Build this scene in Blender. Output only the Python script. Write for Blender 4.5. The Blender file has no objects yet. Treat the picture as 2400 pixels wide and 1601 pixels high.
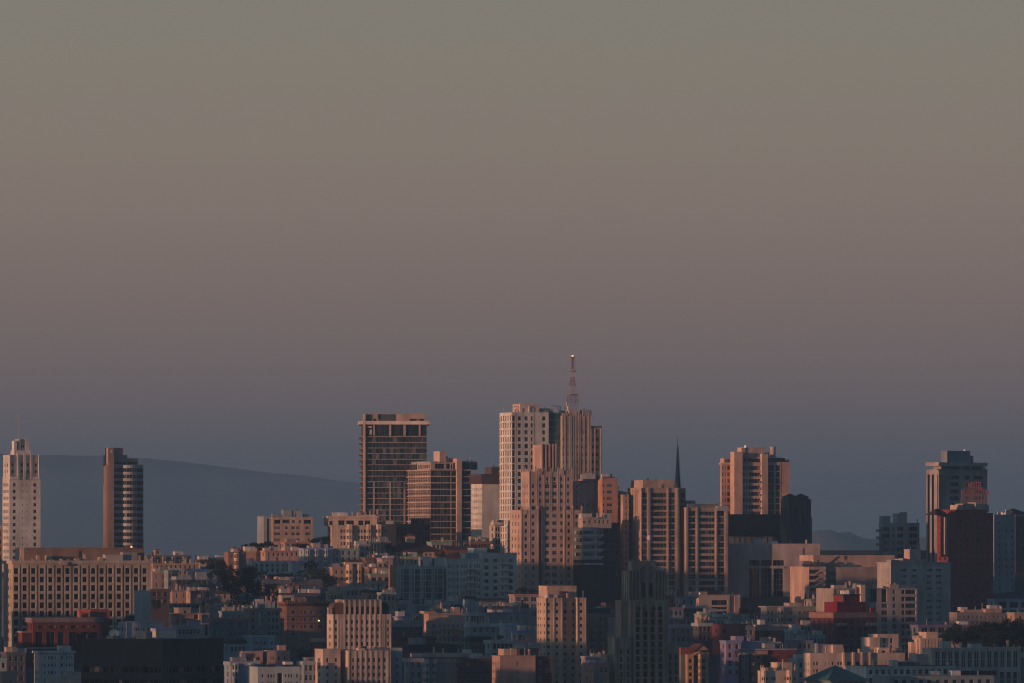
import bpy, math, random
from mathutils import Matrix, Vector
R = math.radians
# ---------------------------------------------------------------- camera model (photo is 2400 x 1601; W = sensor / focal)
W, HY, ZC = 0.152, 1285.0, 100.0
K = W / 2400.0
SUN_AZ, SUN_EL = 55.0, 3.6            # sun: degrees left of straight behind the camera, and its height
GRID = 19.0                            # street grid turn
C = bpy.context.scene.collection
scn = bpy.context.scene

def ground(Y, X=0.0):
    """the hill climbs away from the viewer; its eastern shoulder lies lower"""
    if Y < 1700: return 2.0
    g = 99.0 - 0.075 * (3000.0 - min(Y, 3000.0))
    if Y > 3250: g -= min(80.0, (Y - 3250.0) * 0.08)
    f = max(0.0, min(1.0, (2985.0 - Y) / 130.0)); t = max(0.0, min(1.0, (X + 60.0) / 100.0)); t = t * t * (3 - 2 * t)
    g -= f * (5.0 + 10.0 * t)
    if Y > 2600: g -= 9.0 * max(0.0, min(1.0, (-94.0 - X) / 24.0)) * min(1.0, (Y - 2600.0) / 200.0)
    return max(2.0, g)
def PX(px, Y): return (px - 1200.0) * K * Y
def PZ(py, Y): return ZC + (HY - py) * K * Y
SX, SY = -math.sin(R(SUN_AZ)), -math.cos(R(SUN_AZ))   # horizontal direction towards the sun

# ---------------------------------------------------------------- materials
_M = {}
def nodes(name):
    m = bpy.data.materials.new(name); m.use_nodes = True
    nt = m.node_tree; return m, nt, nt.nodes['Principled BSDF']
def N(nt, t, **kw):
    n = nt.nodes.new(t)
    for k, v in kw.items(): setattr(n, k, v)
    return n
def wallm(col, rough=0.85, var=0.3, name='stucco'):
    key = (tuple(round(c, 3) for c in col), rough, var)
    if key in _M: return _M[key]
    m, nt, b = nodes(name)
    tc = N(nt, 'ShaderNodeTexCoord')
    mp = N(nt, 'ShaderNodeMapping'); mp.inputs['Scale'].default_value = (.35, .35, .07)
    nz = N(nt, 'ShaderNodeTexNoise'); nz.inputs['Scale'].default_value = 1.0; nz.inputs['Detail'].default_value = 5
    n2 = N(nt, 'ShaderNodeTexNoise'); n2.inputs['Scale'].default_value = .09; n2.inputs['Detail'].default_value = 3
    nt.links.new(tc.outputs['Object'], mp.inputs['Vector']); nt.links.new(mp.outputs[0], nz.inputs['Vector']); nt.links.new(tc.outputs['Object'], n2.inputs['Vector'])
    ad = N(nt, 'ShaderNodeMath', operation='ADD'); nt.links.new(nz.outputs[0], ad.inputs[0]); nt.links.new(n2.outputs[0], ad.inputs[1])
    mr = N(nt, 'ShaderNodeMapRange'); mr.inputs[1].default_value = .78; mr.inputs[2].default_value = 1.22
    mr.inputs[3].default_value = 1 - var; mr.inputs[4].default_value = 1 + var * .6
    nt.links.new(ad.outputs[0], mr.inputs[0])
    mx = N(nt, 'ShaderNodeMix', data_type='RGBA', blend_type='MULTIPLY'); mx.inputs[0].default_value = 1
    mx.inputs[6].default_value = (*col, 1); nt.links.new(mr.outputs[0], mx.inputs[7])
    nt.links.new(mx.outputs[2], b.inputs['Base Color'])
    b.inputs['Roughness'].default_value = rough
    b.inputs['Specular IOR Level'].default_value = 0.0 if max(col) < .02 else .2
    _M[key] = m; return m
def plain(col, rough=.6, metal=0, name='paint'):
    key = ('p', tuple(col), rough, metal)
    if key in _M: return _M[key]
    m, nt, b = nodes(name)
    b.inputs['Base Color'].default_value = (*col, 1); b.inputs['Roughness'].default_value = rough; b.inputs['Metallic'].default_value = metal
    _M[key] = m; return m
def glassm(kind='win'):
    key = ('g', kind)
    if key in _M: return _M[key]
    m, nt, b = nodes('window_glass')
    oi = N(nt, 'ShaderNodeObjectInfo'); ge = N(nt, 'ShaderNodeNewGeometry')
    ad = N(nt, 'ShaderNodeMath', operation='ADD'); fr = N(nt, 'ShaderNodeMath', operation='FRACT')
    nt.links.new(oi.outputs['Random'], ad.inputs[0]); nt.links.new(ge.outputs['Random Per Island'], ad.inputs[1]); nt.links.new(ad.outputs[0], fr.inputs[0])
    cr = N(nt, 'ShaderNodeValToRGB'); cr.color_ramp.interpolation = 'CONSTANT'
    stops = {'win': [(0, (.01, .015, .022)), (.42, (.03, .036, .045)), (.62, (.1, .095, .09)), (.8, (.24, .21, .18))],
             'dark': [(0, (.006, .009, .014)), (.6, (.012, .016, .022)), (.85, (.03, .032, .035))],
             'pale': [(0, (.03, .04, .05)), (.35, (.08, .09, .1)), (.65, (.15, .15, .15)), (.85, (.27, .24, .2))],
             'sky': [(0, (.014, .022, .03)), (.4, (.03, .04, .048)), (.7, (.06, .066, .068)), (.9, (.13, .12, .11))],
             'teal': [(0, (.02, .06, .07)), (.5, (.03, .08, .09)), (.8, (.05, .11, .12))]}[kind]
    e = cr.color_ramp.elements
    while len(e) < len(stops): e.new(.5)
    for i, (p, c) in enumerate(stops): e[i].position = p; e[i].color = (*c, 1)
    nt.links.new(fr.outputs[0], cr.inputs[0]); nt.links.new(cr.outputs[0], b.inputs['Base Color'])
    b.inputs['Roughness'].default_value = .1; b.inputs['Specular IOR Level'].default_value = .5
    wn = N(nt, 'ShaderNodeTexWhiteNoise', noise_dimensions='1D'); nt.links.new(fr.outputs[0], wn.inputs['W'])     # no two panes hang quite plumb
    sb = N(nt, 'ShaderNodeVectorMath', operation='SUBTRACT'); sb.inputs[1].default_value = (.5, .5, .5); nt.links.new(wn.outputs['Color'], sb.inputs[0])
    sc = N(nt, 'ShaderNodeVectorMath', operation='MULTIPLY_ADD'); sc.inputs[1].default_value = (.16, .16, .1); nt.links.new(sb.outputs[0], sc.inputs[0]); nt.links.new(ge.outputs['Normal'], sc.inputs[2])
    nm = N(nt, 'ShaderNodeVectorMath', operation='NORMALIZE'); nt.links.new(sc.outputs[0], nm.inputs[0]); nt.links.new(nm.outputs[0], b.inputs['Normal'])
    _M[key] = m; return m
def emit(col, s, name='lamp_glow'):
    m, nt, b = nodes(name)
    b.inputs['Base Color'].default_value = (*col, 1)
    b.inputs['Emission Color'].default_value = (*col, 1); b.inputs['Emission Strength'].default_value = s
    return m

WHITE = (.66, .62, .56); CREAM = (.6, .5, .38); TAN = (.44, .35, .26); BUFF = (.52, .42, .32); PINK = (.55, .36, .29)
GREY = (.3, .31, .32); DGREY = (.12, .13, .14); BROWN = (.22, .135, .09); BRICK = (.19, .065, .05); DBRICK = (.11, .035, .035)
BLACK = (.018, .02, .024); TEALW = (.5, .54, .54); ORANGE = (.56, .3, .19); LILAC = (.36, .3, .42); COPPER = (.05, .16, .17); MAROON = (.1, .035, .04)
TILE = (.16, .06, .04); TAR = (.05, .05, .055); PALE = (.55, .53, .5)

# ---------------------------------------------------------------- mesh building
class MB:
    def __init__(s): s.v = []; s.f = []; s.m = []; s.k = {}
    def p(s, c):
        k = (round(c[0], 3), round(c[1], 3), round(c[2], 3))
        i = s.k.get(k)
        if i is None: i = s.k[k] = len(s.v); s.v.append(k)
        return i
    def q(s, *pts, m=0):
        ids = []
        for c in pts:
            i = s.p(c)
            if i not in ids: ids.append(i)
        if len(ids) > 2: s.f.append(ids); s.m.append(m)
    def box(s, x0, x1, y0, y1, z0, z1, m=0, bottom=True, top=True):
        a, b, c, d = (x0, y0), (x1, y0), (x1, y1), (x0, y1)
        for p, q in ((a, b), (b, c), (c, d), (d, a)): s.q((*p, z0), (*q, z0), (*q, z1), (*p, z1), m=m)
        if top: s.q((*a, z1), (*b, z1), (*c, z1), (*d, z1), m=m)
        if bottom: s.q((*d, z0), (*c, z0), (*b, z0), (*a, z0), m=m)
    def prism(s, pts, z0, z1, m=0, top=True, scale_top=1.0):
        n = len(pts); cx = sum(p[0] for p in pts) / n; cy = sum(p[1] for p in pts) / n
        up = [(cx + (p[0] - cx) * scale_top, cy + (p[1] - cy) * scale_top) for p in pts]
        for i in range(n):
            j = (i + 1) % n
            s.q((*pts[i], z0), (*pts[j], z0), (*up[j], z1), (*up[i], z1), m=m)
        if top and scale_top > .01: s.q(*[(*p, z1) for p in up], m=m)
    def bar(s, a, b, r, n=4, m=0, r2=None):
        a, b = Vector(a), Vector(b); d = (b - a)
        if d.length < 1e-6: return
        d.normalize(); u = d.orthogonal().normalized(); w = d.cross(u); r2 = r if r2 is None else r2
        ra = [a + (u * math.cos(t) + w * math.sin(t)) * r for t in [2 * math.pi * i / n for i in range(n)]]
        rb = [b + (u * math.cos(t) + w * math.sin(t)) * r2 for t in [2 * math.pi * i / n for i in range(n)]]
        for i in range(n):
            j = (i + 1) % n; s.q(ra[i], ra[j], rb[j], rb[i], m=m)
        s.q(*ra[::-1], m=m); s.q(*rb, m=m)
    def mesh(s, name, mats):
        me = bpy.data.meshes.new(name); me.from_pydata(s.v, [], s.f)
        for m in (mats if isinstance(mats, (list, tuple)) else [mats]): me.materials.append(m)
        if any(s.m): me.polygons.foreach_set('material_index', s.m)
        me.update(); return me
    def obj(s, name, mats, parent=None):
        o = bpy.data.objects.new(name, s.mesh(name, mats)); C.objects.link(o); o.parent = parent; return o

def tag(o, label, cat, group=None, kind=None):
    if kind: o['kind'] = kind
    if label: o['label'] = label
    if cat: o['category'] = cat
    if group: o['group'] = group
    return o
def empty(name, loc, rz=0.0):
    o = bpy.data.objects.new(name, None); C.objects.link(o); o.location = loc; o.rotation_euler = (0, 0, rz); o.empty_display_size = .1
    return o

# window meshes, shared by size
_WM = {}
def window_mesh(w, h, style, frame):
    key = (round(w, 2), round(h, 2), style, frame)
    if key in _WM: return _WM[key]
    mb = MB(); t = .09; g = {'dark': 'dark', 'pale': 'pale', 'paleband': 'pale', 'darkband': 'dark', 'teal': 'teal', 'tealband': 'teal', 'skyband': 'sky'}.get(style, 'win')
    band = 'band' in style
    n = max(1, round(w / 1.5)) if band else 1
    if not band and w > 2.1: n = 2 if w < 3.6 else 3
    for i in range(n):
        e = .012 * (i + 1)
        mb.k = {}                                   # each pane its own island
        mb.q((w * i / n, .03, 0), (w * (i + 1) / n, .03, 0), (w * (i + 1) / n, .03, h), (w * i / n, .03, h))
    mb.k = {}
    if style not in ('dark', 'darkband', 'teal'):
        for x in [w * i / n for i in range(1, n)]: mb.box(x - t / 2, x + t / 2, -.03, .05, 0, h, m=1)
        if not band:
            mb.box(0, t, -.04, .05, 0, h, m=1); mb.box(w - t, w, -.04, .05, 0, h, m=1); mb.box(t, w - t, -.04, .05, h - t, h, m=1); mb.box(t, w - t, -.04, .05, 0, t, m=1)
            if h > 1.2: mb.box(t, w - t, -.05, .05, h * .52, h * .52 + t, m=1)
    else:
        for x in [w * i / n for i in range(1, n)]: mb.box(x - t / 3, x + t / 3, -.02, .05, 0, h, m=1)
    me = mb.mesh('window', [glassm(g), plain(frame, .5)])
    _WM[key] = me; return me

def spans(c, dflt=None):
    """(a, b, n, frac) -> n spans spread over a..b ; or a list of spans as it is"""
    if isinstance(c, tuple) and len(c) == 4 and not isinstance(c[0], tuple):
        a, b, n, f = c; s = (b - a) / n
        return [(a + s * (i + .5 - f / 2), a + s * (i + .5 + f / 2)) for i in range(n)]
    return list(c)
def cc(w, *cs): return [(c - w / 2, c + w / 2) for c in cs]
def rr(y, step, n, h): return [(y + step * i - h / 2, y + step * i + h / 2) for i in range(n)]

BLDS = []
class Bld:
    def __init__(s, name, label, cat, xL, xC, xR, yT, Y, col, d=None, yaw=GRID, grp=None, frame=(.32, .28, .24), rooms=None):
        s.Y = Y; s.xc = PX(xC, Y); s.yaw = R(yaw); s.c, s.s = math.cos(s.yaw), math.sin(s.yaw)
        s.z0 = ground(Y, PX((xC + xR) / 2, Y)) - 5.0; s.yT = yT; s.col = col; s.frame = frame; s.xC, s.xR = xC, xR
        s.e = empty(name, (s.xc, Y, s.z0), s.yaw); tag(s.e, label, cat, grp)
        s.w = s.u(xR, 0)
        if d is None:
            k = (xL - 1200) * K; d = (s.xc - k * Y) / (k * s.c + s.s) if s.yaw > .01 else 12.0
        s.d = d; s.wins = []; s.rng = random.Random(label); BLDS.append(s)
    def u(s, px, y=0.0):
        k = (px - 1200) * K
        return (k * (s.Y + y * s.c) - s.xc + y * s.s) / (s.c - k * s.s)
    def z(s, py, y=0.0): return PZ(py, s.Y + y * s.c) - s.z0
    # a wall with holes; returns nothing, collects windows
    def facade(s, mb, org, ang, w, z0, z1, ops, side=False, alt=0):
        ca, sa = math.cos(ang), math.sin(ang)
        def P(u, v, r=0.0): return (org[0] + u * ca - r * sa, org[1] + u * sa + r * ca, v)
        ops = [(max(a, .02), max(b, z0), min(c, w - .02), min(d, z1 - .02), r, st) for (a, b, c, d, r, st) in ops if a < w and c > 0 and d > z0 + .3 and b < z1 - .3]
        ops = [o for o in ops if o[2] - o[0] > .1 and o[3] - o[1] > .1]
        us = sorted({0.0, w, *[round(o[0], 4) for o in ops], *[round(o[2], 4) for o in ops]})
        vs = sorted({z0, z1, *[round(o[1], 4) for o in ops], *[round(o[3], 4) for o in ops]})
        if not ops: us, vs = [0, w], [z0, z1]
        for i in range(len(us) - 1):
            um = (us[i] + us[i + 1]) / 2; col = [o for o in ops if o[0] < um < o[2]]
            for j in range(len(vs) - 1):
                vm = (vs[j] + vs[j + 1]) / 2
                if any(o[1] < vm < o[3] for o in col): continue
                mb.q(P(us[i], vs[j]), P(us[i + 1], vs[j]), P(us[i + 1], vs[j + 1]), P(us[i], vs[j + 1]))
        for (a, b, c, d, r, st) in ops:
            mb.q(P(a, b), P(a, b, r), P(a, d, r), P(a, d)); mb.q(P(c, b, r), P(c, b), P(c, d), P(c, d, r))
            mb.q(P(a, d), P(a, d, r), P(c, d, r), P(c, d)); mb.q(P(a, b, r), P(a, b), P(c, b), P(c, b, r))
            if st == 'recess': mb.q(P(a, b, r), P(c, b, r), P(c, d, r), P(a, d, r))
            else: s.wins.append((side, st, P(a, b, r - .04), ang, c - a, d - b))
    def ops_front(s, F, x0u, y0):
        out = []
        for g in F:
            cols, rows = spans(g[0]), spans(g[1]); st = g[2] if len(g) > 2 else 'win'; rec = g[3] if len(g) > 3 else .28
            for a, b in cols:
                for t, bt in rows: out.append((s.u(a, y0) - x0u, s.z(bt, y0), s.u(b, y0) - x0u, s.z(t, y0), rec, st))
        return out
    def ops_side(s, L, w, y0):
        out = []
        for g in L:
            cols, rows = spans(g[0]), spans(g[1]); st = g[2] if len(g) > 2 else 'win'; rec = g[3] if len(g) > 3 else .28
            for a, b in cols:
                for t, bt in rows: out.append((a * w, s.z(bt, y0), b * w, s.z(t, y0), rec, st))
        return out
    def tier(s, x0, x1, yT, yB=None, y0=0.0, d=None, c=None, F=(), L=(), Rt=(), name='wall', roof=True, m=None, roofm=None):
        d = s.d if d is None else d
        u0, u1 = s.u(x0, y0), s.u(x1, y0); z1 = s.z(yT, y0); z0 = 0.0 if yB is None else s.z(yB, y0)
        mb = MB(); m = m or wallm(c or s.col)
        s.facade(mb, (u0, y0), 0.0, u1 - u0, z0, z1, s.ops_front(F, u0, y0))
        s.facade(mb, (u0, y0 + d), -math.pi / 2, d, z0, z1, s.ops_side(L, d, y0), side=True)
        s.facade(mb, (u1, y0), math.pi / 2, d, z0, z1, s.ops_side(Rt, d, y0), side=True)
        mb.q((u1, y0 + d, z0), (u0, y0 + d, z0), (u0, y0 + d, z1), (u1, y0 + d, z1))
        o = mb.obj(name, m, s.e)
        if roof:
            r = MB(); e = .08; r.box(u0 - e, u1 + e, y0 - e, y0 + d + e, z1 - .12, z1 + .14)
            r.obj('roof', roofm or m, s.e)
        return o
    def bx(s, name, x0, x1, yT, yB, y0=-.4, y1=.06, c=None, m=None, parent=None):
        mb = MB(); mb.box(s.u(x0, y0), s.u(x1, y0), y0, y1, s.z(yB, y0), s.z(yT, y0))
        return mb.obj(name, m or wallm(c or s.col), parent or s.e)
    def many(s, name, spans_, yT, yB, y0=-.4, y1=.06, c=None, m=None):
        for a, b in spans_: s.bx(name, a, b, yT, yB, y0, y1, c, m)
    def cornice(s, yT, yB, p=.5, x0=None, x1=None, c=None, d=None, y0=0.0, name='cornice', m=None):
        u0 = s.u(x0 if x0 is not None else s.xC, y0); u1 = s.u(x1 if x1 is not None else s.xR, y0); d = d or s.d
        mb = MB(); mb.box(u0 - p, u1 + p, y0 - p, y0 + d + p, s.z(yB, y0), s.z(yT, y0))
        return mb.obj(name, m or wallm(c or s.col), s.e)
    def poly(s, pts, yT, yB, ref=0.0, F=(), c=None, name='bay', roof=True, m=None):
        """pts: plan outline (u, y) in metres, first point at the viewer's left, running along the outside to the right; windows fill each side"""
        z1, z0 = s.z(yT, ref), (0.0 if yB is None else s.z(yB, ref)); mb = MB(); m = m or wallm(c or s.col)
        n = len(pts)
        for i in range(n - 1):
            a, b = pts[i], pts[i + 1]; w = math.hypot(b[0] - a[0], b[1] - a[1]); ang = math.atan2(b[1] - a[1], b[0] - a[0])
            ops = []
            for g in F:
                for f0, f1 in spans(g[0]):
                    for t, bt in spans(g[1]): ops.append((f0 * w, s.z(bt, ref), f1 * w, s.z(t, ref), g[3] if len(g) > 3 else .2, g[2] if len(g) > 2 else 'win'))
            s.facade(mb, a, ang, w, z0, z1, ops)
        if roof: mb.q(*[(*p, z1) for p in pts])
        mb.q(*[(*p, z0) for p in pts[::-1]])
        return mb.obj(name, m, s.e)
    def bay(s, x0, x1, yT, yB, p=1.1, F=((( .16, .84),),), rows=None, c=None, st='win', slant=.28):
        u0, u1 = s.u(x0), s.u(x1); w = u1 - u0
        pts = [(u0, .02), (u0 + w * slant, -p), (u1 - w * slant, -p), (u1, .02)]
        return s.poly(pts, yT, yB, 0.0, [([(.16, .84)], rows, st, .15)] if rows else (), c, 'bay_window')
    def pole(s, name, px, yT, yB, r=.12, y=2.0, m=None):
        mb = MB(); u = s.u(px, y); mb.bar((u, y, s.z(yB, y) - .3), (u, y, s.z(yT, y)), r, 5)
        return mb.obj(name, m or plain((.25, .22, .2), .5), s.e)
    def gable(s, x0, x1, yTop, yEave, y0=-.3, d=None, c=TAR, along='y', name='roof', wall=None):
        d = (s.d if d is None else d); u0, u1 = s.u(x0, y0), s.u(x1, y0); za, zb = s.z(yEave, 0), s.z(yTop, 0); mb = MB(); e = .35
        if along == 'y':       # ridge runs away from the viewer: a gable faces the front
            um = (u0 + u1) / 2
            for A, B in (((u0 - e, za - .15), (um, zb)), ((um, zb), (u1 + e, za - .15))):
                mb.q((A[0], y0 - e, A[1]), (B[0], y0 - e, B[1]), (B[0], y0 + d, B[1]), (A[0], y0 + d, A[1]))
                mb.q((A[0], y0 - e, A[1] - .2), (A[0], y0 - e, A[1]), (B[0], y0 - e, B[1]), (B[0], y0 - e, B[1] - .2))
            r = mb.obj(name, wallm(c), s.e)
            g = MB(); g.q((u0, y0 + .02, za - .1), (u1, y0 + .02, za - .1), (um, y0 + .02, zb - .15)); g.q((u1, y0 + d - .1, za - .1), (u0, y0 + d - .1, za - .1), (um, y0 + d - .1, zb - .15))
            g.obj('gable_wall', wall or wallm(s.col), s.e)
        else:
            ym = y0 + d / 2
            mb.q((u0 - e, y0 - e, za - .12), (u1 + e, y0 - e, za - .12), (u1 + e, ym, zb), (u0 - e, ym, zb))
            mb.q((u1 + e, y0 + d + e, za - .12), (u0 - e, y0 + d + e, za - .12), (u0 - e, ym, zb), (u1 + e, ym, zb))
            for uu in (u0 + .02, u1 - .02): mb.q((uu, y0, za - .12), (uu, y0 + d, za - .12), (uu, ym, zb - .1))
            r = mb.obj(name, wallm(c), s.e)
        return r
    def hip(s, x0, x1, yTop, yEave, y0=0.0, d=None, c=TILE, ridge=.35, over=.6, name='roof'):
        d = (s.d if d is None else d); u0, u1 = s.u(x0, y0) - over, s.u(x1, y0) + over; a, b = y0 - over, y0 + d + over
        za, zb = s.z(yEave, y0), s.z(yTop, y0); cx, cy = (u0 + u1) / 2, (a + b) / 2; rw = (u1 - u0) / 2 * ridge; rd = (b - a) / 2 * ridge if ridge > .5 else .01
        mb = MB()
        lo = [(u0, a, za), (u1, a, za), (u1, b, za), (u0, b, za)]; hi = [(cx - rw, cy - rd, zb), (cx + rw, cy - rd, zb), (cx + rw, cy + rd, zb), (cx - rw, cy + rd, zb)]
        for i in range(4): j = (i + 1) % 4; mb.q(lo[i], lo[j], hi[j], hi[i])
        mb.q(*hi); mb.q(*lo[::-1])
        return mb.obj(name, wallm(c), s.e)
    def clutter(s, x0, x1, yRoof, n=3, y=3.0, big=0, c=None):
        """roof things that move with the house: chimneys, vent pipes, stair heads"""
        g = s.rng
        for i in range(n):
            px = x0 + (x1 - x0) * (i + g.uniform(.2, .8)) / n; t = g.random(); yy = y + g.uniform(-1, 3); u = s.u(px, yy); zz = s.z(yRoof, yy) - .3; mb = MB()
            if t < .4:
                h = g.uniform(1.4, 3.0); mb.box(u - .3, u + .3, yy - .3, yy + .3, zz, zz + h); mb.box(u - .4, u + .4, yy - .4, yy + .4, zz + h, zz + h + .15); mb.obj('chimney', wallm(c or g.choice([BRICK, TAN, PINK, CREAM])), s.e)
            elif t < .7:
                h = g.uniform(1.2, 2.8); mb.bar((u, yy, zz), (u, yy, zz + h), .14, 6); mb.bar((u, yy, zz + h), (u, yy, zz + h + .25), .22, 6); mb.obj('vent_pipe', plain((.5, .48, .45), .4, .6), s.e)
            else:
                w = g.uniform(1.0, 2.4); h = g.uniform(1.2, 2.6); mb.box(u - w, u + w, yy, yy + 3, zz, zz + h); mb.box(u - w - .1, u + w + .1, yy - .1, yy + 3.1, zz + h, zz + h + .12); mb.obj('stair_head', wallm(c or g.choice([WHITE, PALE, GREY, BUFF])), s.e)
    def done(s):
        if s.e.get('category') in ('tower', 'apartment building', 'office building', 'hall', 'garage') and getattr(s, 'd', 0) > 6: s.clutter(s.xC + 4, s.xR - 3, s.yT, 5, y=min(3.0, s.d * .4))
        by = {}
        for wd in s.wins: by.setdefault('window_band' if 'band' in wd[1] else 'window', []).append(wd)
        for name, ws in by.items():
            ws.sort(key=lambda t: (t[0], -t[4] * t[5]))
            for (side, st, org, ang, w, h) in ws[:100]:
                o = bpy.data.objects.new(name, window_mesh(w, h, st, s.frame)); C.objects.link(o); o.parent = s.e
                o.location = org; o.rotation_euler = (0, 0, ang)
            rest = ws[100:]
            if rest:
                V, Fc, MI, mats = [], [], [], []
                for (side, st, org, ang, w, h) in rest:
                    me = window_mesh(w, h, st, s.frame); ca, sa = math.cos(ang), math.sin(ang); n0 = len(V)
                    for m in me.materials:
                        if m not in mats: mats.append(m)
                    for v in me.vertices: V.append((org[0] + v.co.x * ca - v.co.y * sa, org[1] + v.co.x * sa + v.co.y * ca, org[2] + v.co.z))
                    for p in me.polygons: Fc.append([n0 + i for i in p.vertices]); MI.append(mats.index(me.materials[p.material_index]))
                me = bpy.data.meshes.new(name); me.from_pydata(V, [], Fc)
                for m in mats: me.materials.append(m)
                me.polygons.foreach_set('material_index', MI); me.update()
                o = bpy.data.objects.new(name, me); C.objects.link(o); o.parent = s.e; o['kind'] = 'stuff'

def B(*a, **k): return Bld(*a, **k)
def H(label, xL, xC, xR, yT, Y, col, n=3, rows=3, roof='flat', cl=2, bays=(), yv=None, name='house', cat='house', frame=(.4, .37, .33), yaw=GRID, step=None, corn=None, grp=None, d=None, ww=1.15, wh=1.75, roofc=None, peak=10, st='win', L=1):
    """an ordinary house of the hillside"""
    b = Bld(name, label, cat, xL, xC, xR, yT, Y, col, yaw=yaw, frame=frame, grp=grp, d=d)
    if b.d < 5.5 and d is None: b.d = 5.5 + b.rng.random() * 2.5
    mpp = K * Y; step = step or 3.3 / mpp; hh = wh / mpp; fr = min(.7, ww / (b.w / max(n, 1))) if n else 0
    off = step * .62
    rw = rr(yT + off, step, rows, hh)
    F = [((xC + (xR - xC) * .04, xR - (xR - xC) * .04, n, fr), rw, st)] if n else []
    if bays and n:                            # keep windows clear of the bays
        cols = [c for c in spans(F[0][0]) if not any(c[1] > a - 1 and c[0] < e + 1 for a, e in bays)]
        F = [(cols, rw, st)]
    Ls = [((.1, .9, max(1, int(b.d / 4)), .3), rw, st)] if L else []
    b.tier(xC, xR, yT, c=col, F=F, L=Ls, roofm=wallm(TAR if roof != 'white' else PALE))
    for a, e in bays: b.bay(a, e, yT + step * .12, yT + step * rows, rows=rw, c=col, st=st)
    if not corn and roof == 'flat': b.cornice(yT - .25 / mpp, yT + .45 / mpp, .22, c=tuple(min(.7, x * (.7 if b.rng.random() < .5 else 1.2)) for x in col))
    if corn: b.cornice(yT - .6 * .5 / mpp, yT + 1.0 / mpp, .45, c=corn)
    if roof == 'gable': b.gable(xC, xR, yT - peak, yT, c=roofc or TAR)
    elif roof == 'side': b.gable(xC, xR, yT - peak, yT, c=roofc or TAR, along='x')
    elif roof == 'hip': b.hip(xC, xR, yT - peak, yT, c=roofc or TILE)
    elif roof == 'mansard': b.hip(xC, xR, yT - peak, yT, c=roofc or DGREY, ridge=.86, over=.3)
    if cl: cl = int(cl * 1.5) + 2
    if cl: b.clutter(xC + 2, xR - 2, yT - (peak * .5 if roof not in ('flat', 'white') else 0), cl)
    return b
HAZE_COL = (.72, .92, 1.0, 1); HAZE_D = 8.0e-5; HAZE_G = .65
SKY_S = .128; SKY_TINT = (.6, .9, 1.06)
SUN_E, SUN_C = 3.8, (1.0, .48, .29)
BAND = [(1285, (86, 93, 101)), (1150, (88, 92, 100)), (1070, (96, 93, 100)), (1000, (110, 99, 102)), (900, (123, 106, 104)), (750, (131, 113, 106)), (550, (139, 121, 111)), (350, (142, 129, 116)), (0, (138, 132, 119)), (-300, (124, 128, 122))]
# ================================================================ the towers of the skyline
# --- pale art deco tower
b = B('apartment_tower', 'slender pale art deco tower with stepped finialled crown and thin antenna', 'tower', 6, 22, 95, 1117, 2960, WHITE)
rw = rr(1136.4, 15.55, 13, 7.6); nr = rr(1136.4, 15.55, 13, 4)
b.tier(22, 95, 1117, F=[(cc(7, 33.8, 82), rw, 'win', .3), (cc(1.8, 52.7, 63.2), nr, 'dark', .2)], L=[((.08, .92, 3, .62), rw, 'pale', .2)], roof=False)
b.tier(21.5, 93, 1067, 1117, y0=.5, F=[(cc(5, 29.5, 51, 65, 84), rr(1105, 15, 1, 7)), (cc(5, 51, 65), rr(1120, 15, 1, 1)), (cc(4.6, 29.5, 51, 65, 84), rr(1089.5, 15, 1, 8), 'dark')], L=[((.1, .9, 2, .4), rr(1090, 15, 2, 8), 'pale', .2)], d=b.d - 1.5)
for x in (23.5, 41.5, 44.5, 57, 60, 72, 75, 91): b.bx('pilaster', x - .9, x + .9, 1062 if 40 < x < 76 else 1065.5, 1124 if 40 < x < 76 else 1117, -.75, .6)
b.bx('balcony', 23, 41, 1117, 1124, -.7, .05); b.bx('balcony', 76, 93, 1117, 1124, -.7, .05)
b.tier(41, 71, 1056, 1067, y0=2.5, d=12, name='crown_base')
b.tier(45.5, 63, 1033, 1056, y0=4, d=9, F=[(cc(2.6, 50.2, 55), [(1043, 1050)], 'dark')], name='crown')
for x, t in ((34.5, 1033), (38, 1036), (43, 1031), (46.3, 1029), (62.3, 1030), (66, 1036)): b.bx('buttress', x - 1.5, x + 1.5, t, 1067.5, 3 if x > 40 else 2.6, 6.5)
for x, t in ((37.5, 1026), (46.3, 1025), (58, 1024), (62.3, 1026)):
    mb = MB(); u = b.u(x, 5); mb.prism([(u - .5, 4.5), (u + .5, 4.5), (u + .5, 5.5), (u - .5, 5.5)], b.z(1034), b.z(t), scale_top=.05); mb.obj('finial', wallm(WHITE), b.e)
b.tier(46.5, 61.5, 1030, 1033, y0=4.4, d=8, name='crown_cap')
b.pole('antenna', 43, 973, 1036, .14, 5); b.done()

# --- narrow condo tower with a blank shaft and a glass bay
b = B('apartment_tower', 'narrow dark glass tower with white floor bands and a blank orange concrete shaft', 'tower', 241, 256, 336, 1088.5, 2980, PALE, yaw=31, d=8)
rw = rr(1101.5, 15.1, 13, 8.6)
b.tier(266, 336, 1088.5, F=[([(266.6, 287.5), (321, 335.3)], rw, 'darkband', .5)], c=(.3, .32, .33), roof=False)
u0, u1 = b.u(288), b.u(320); n = 8; mid = (u0 + u1) / 2; hw = (u1 - u0) / 2
pts = [(mid - hw * math.cos(math.pi * i / n), .0 - 2.6 * math.sin(math.pi * i / n)) for i in range(n + 1)]
b.poly(pts, 1090, 1290, F=[([(.03, .97)], rw, 'darkband', .12)], c=(.46, .44, .43), name='round_bay')
q0, q1, q2 = b.u(243, 0), b.u(254.5, 0), b.u(266, 0)
b.poly([(b.u(243, 2.5), 2.5), (q1 - .6, .6), (q1 - .6, 4)], 1090, None, c=(.26, .18, .14), name='side_wall')
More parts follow.
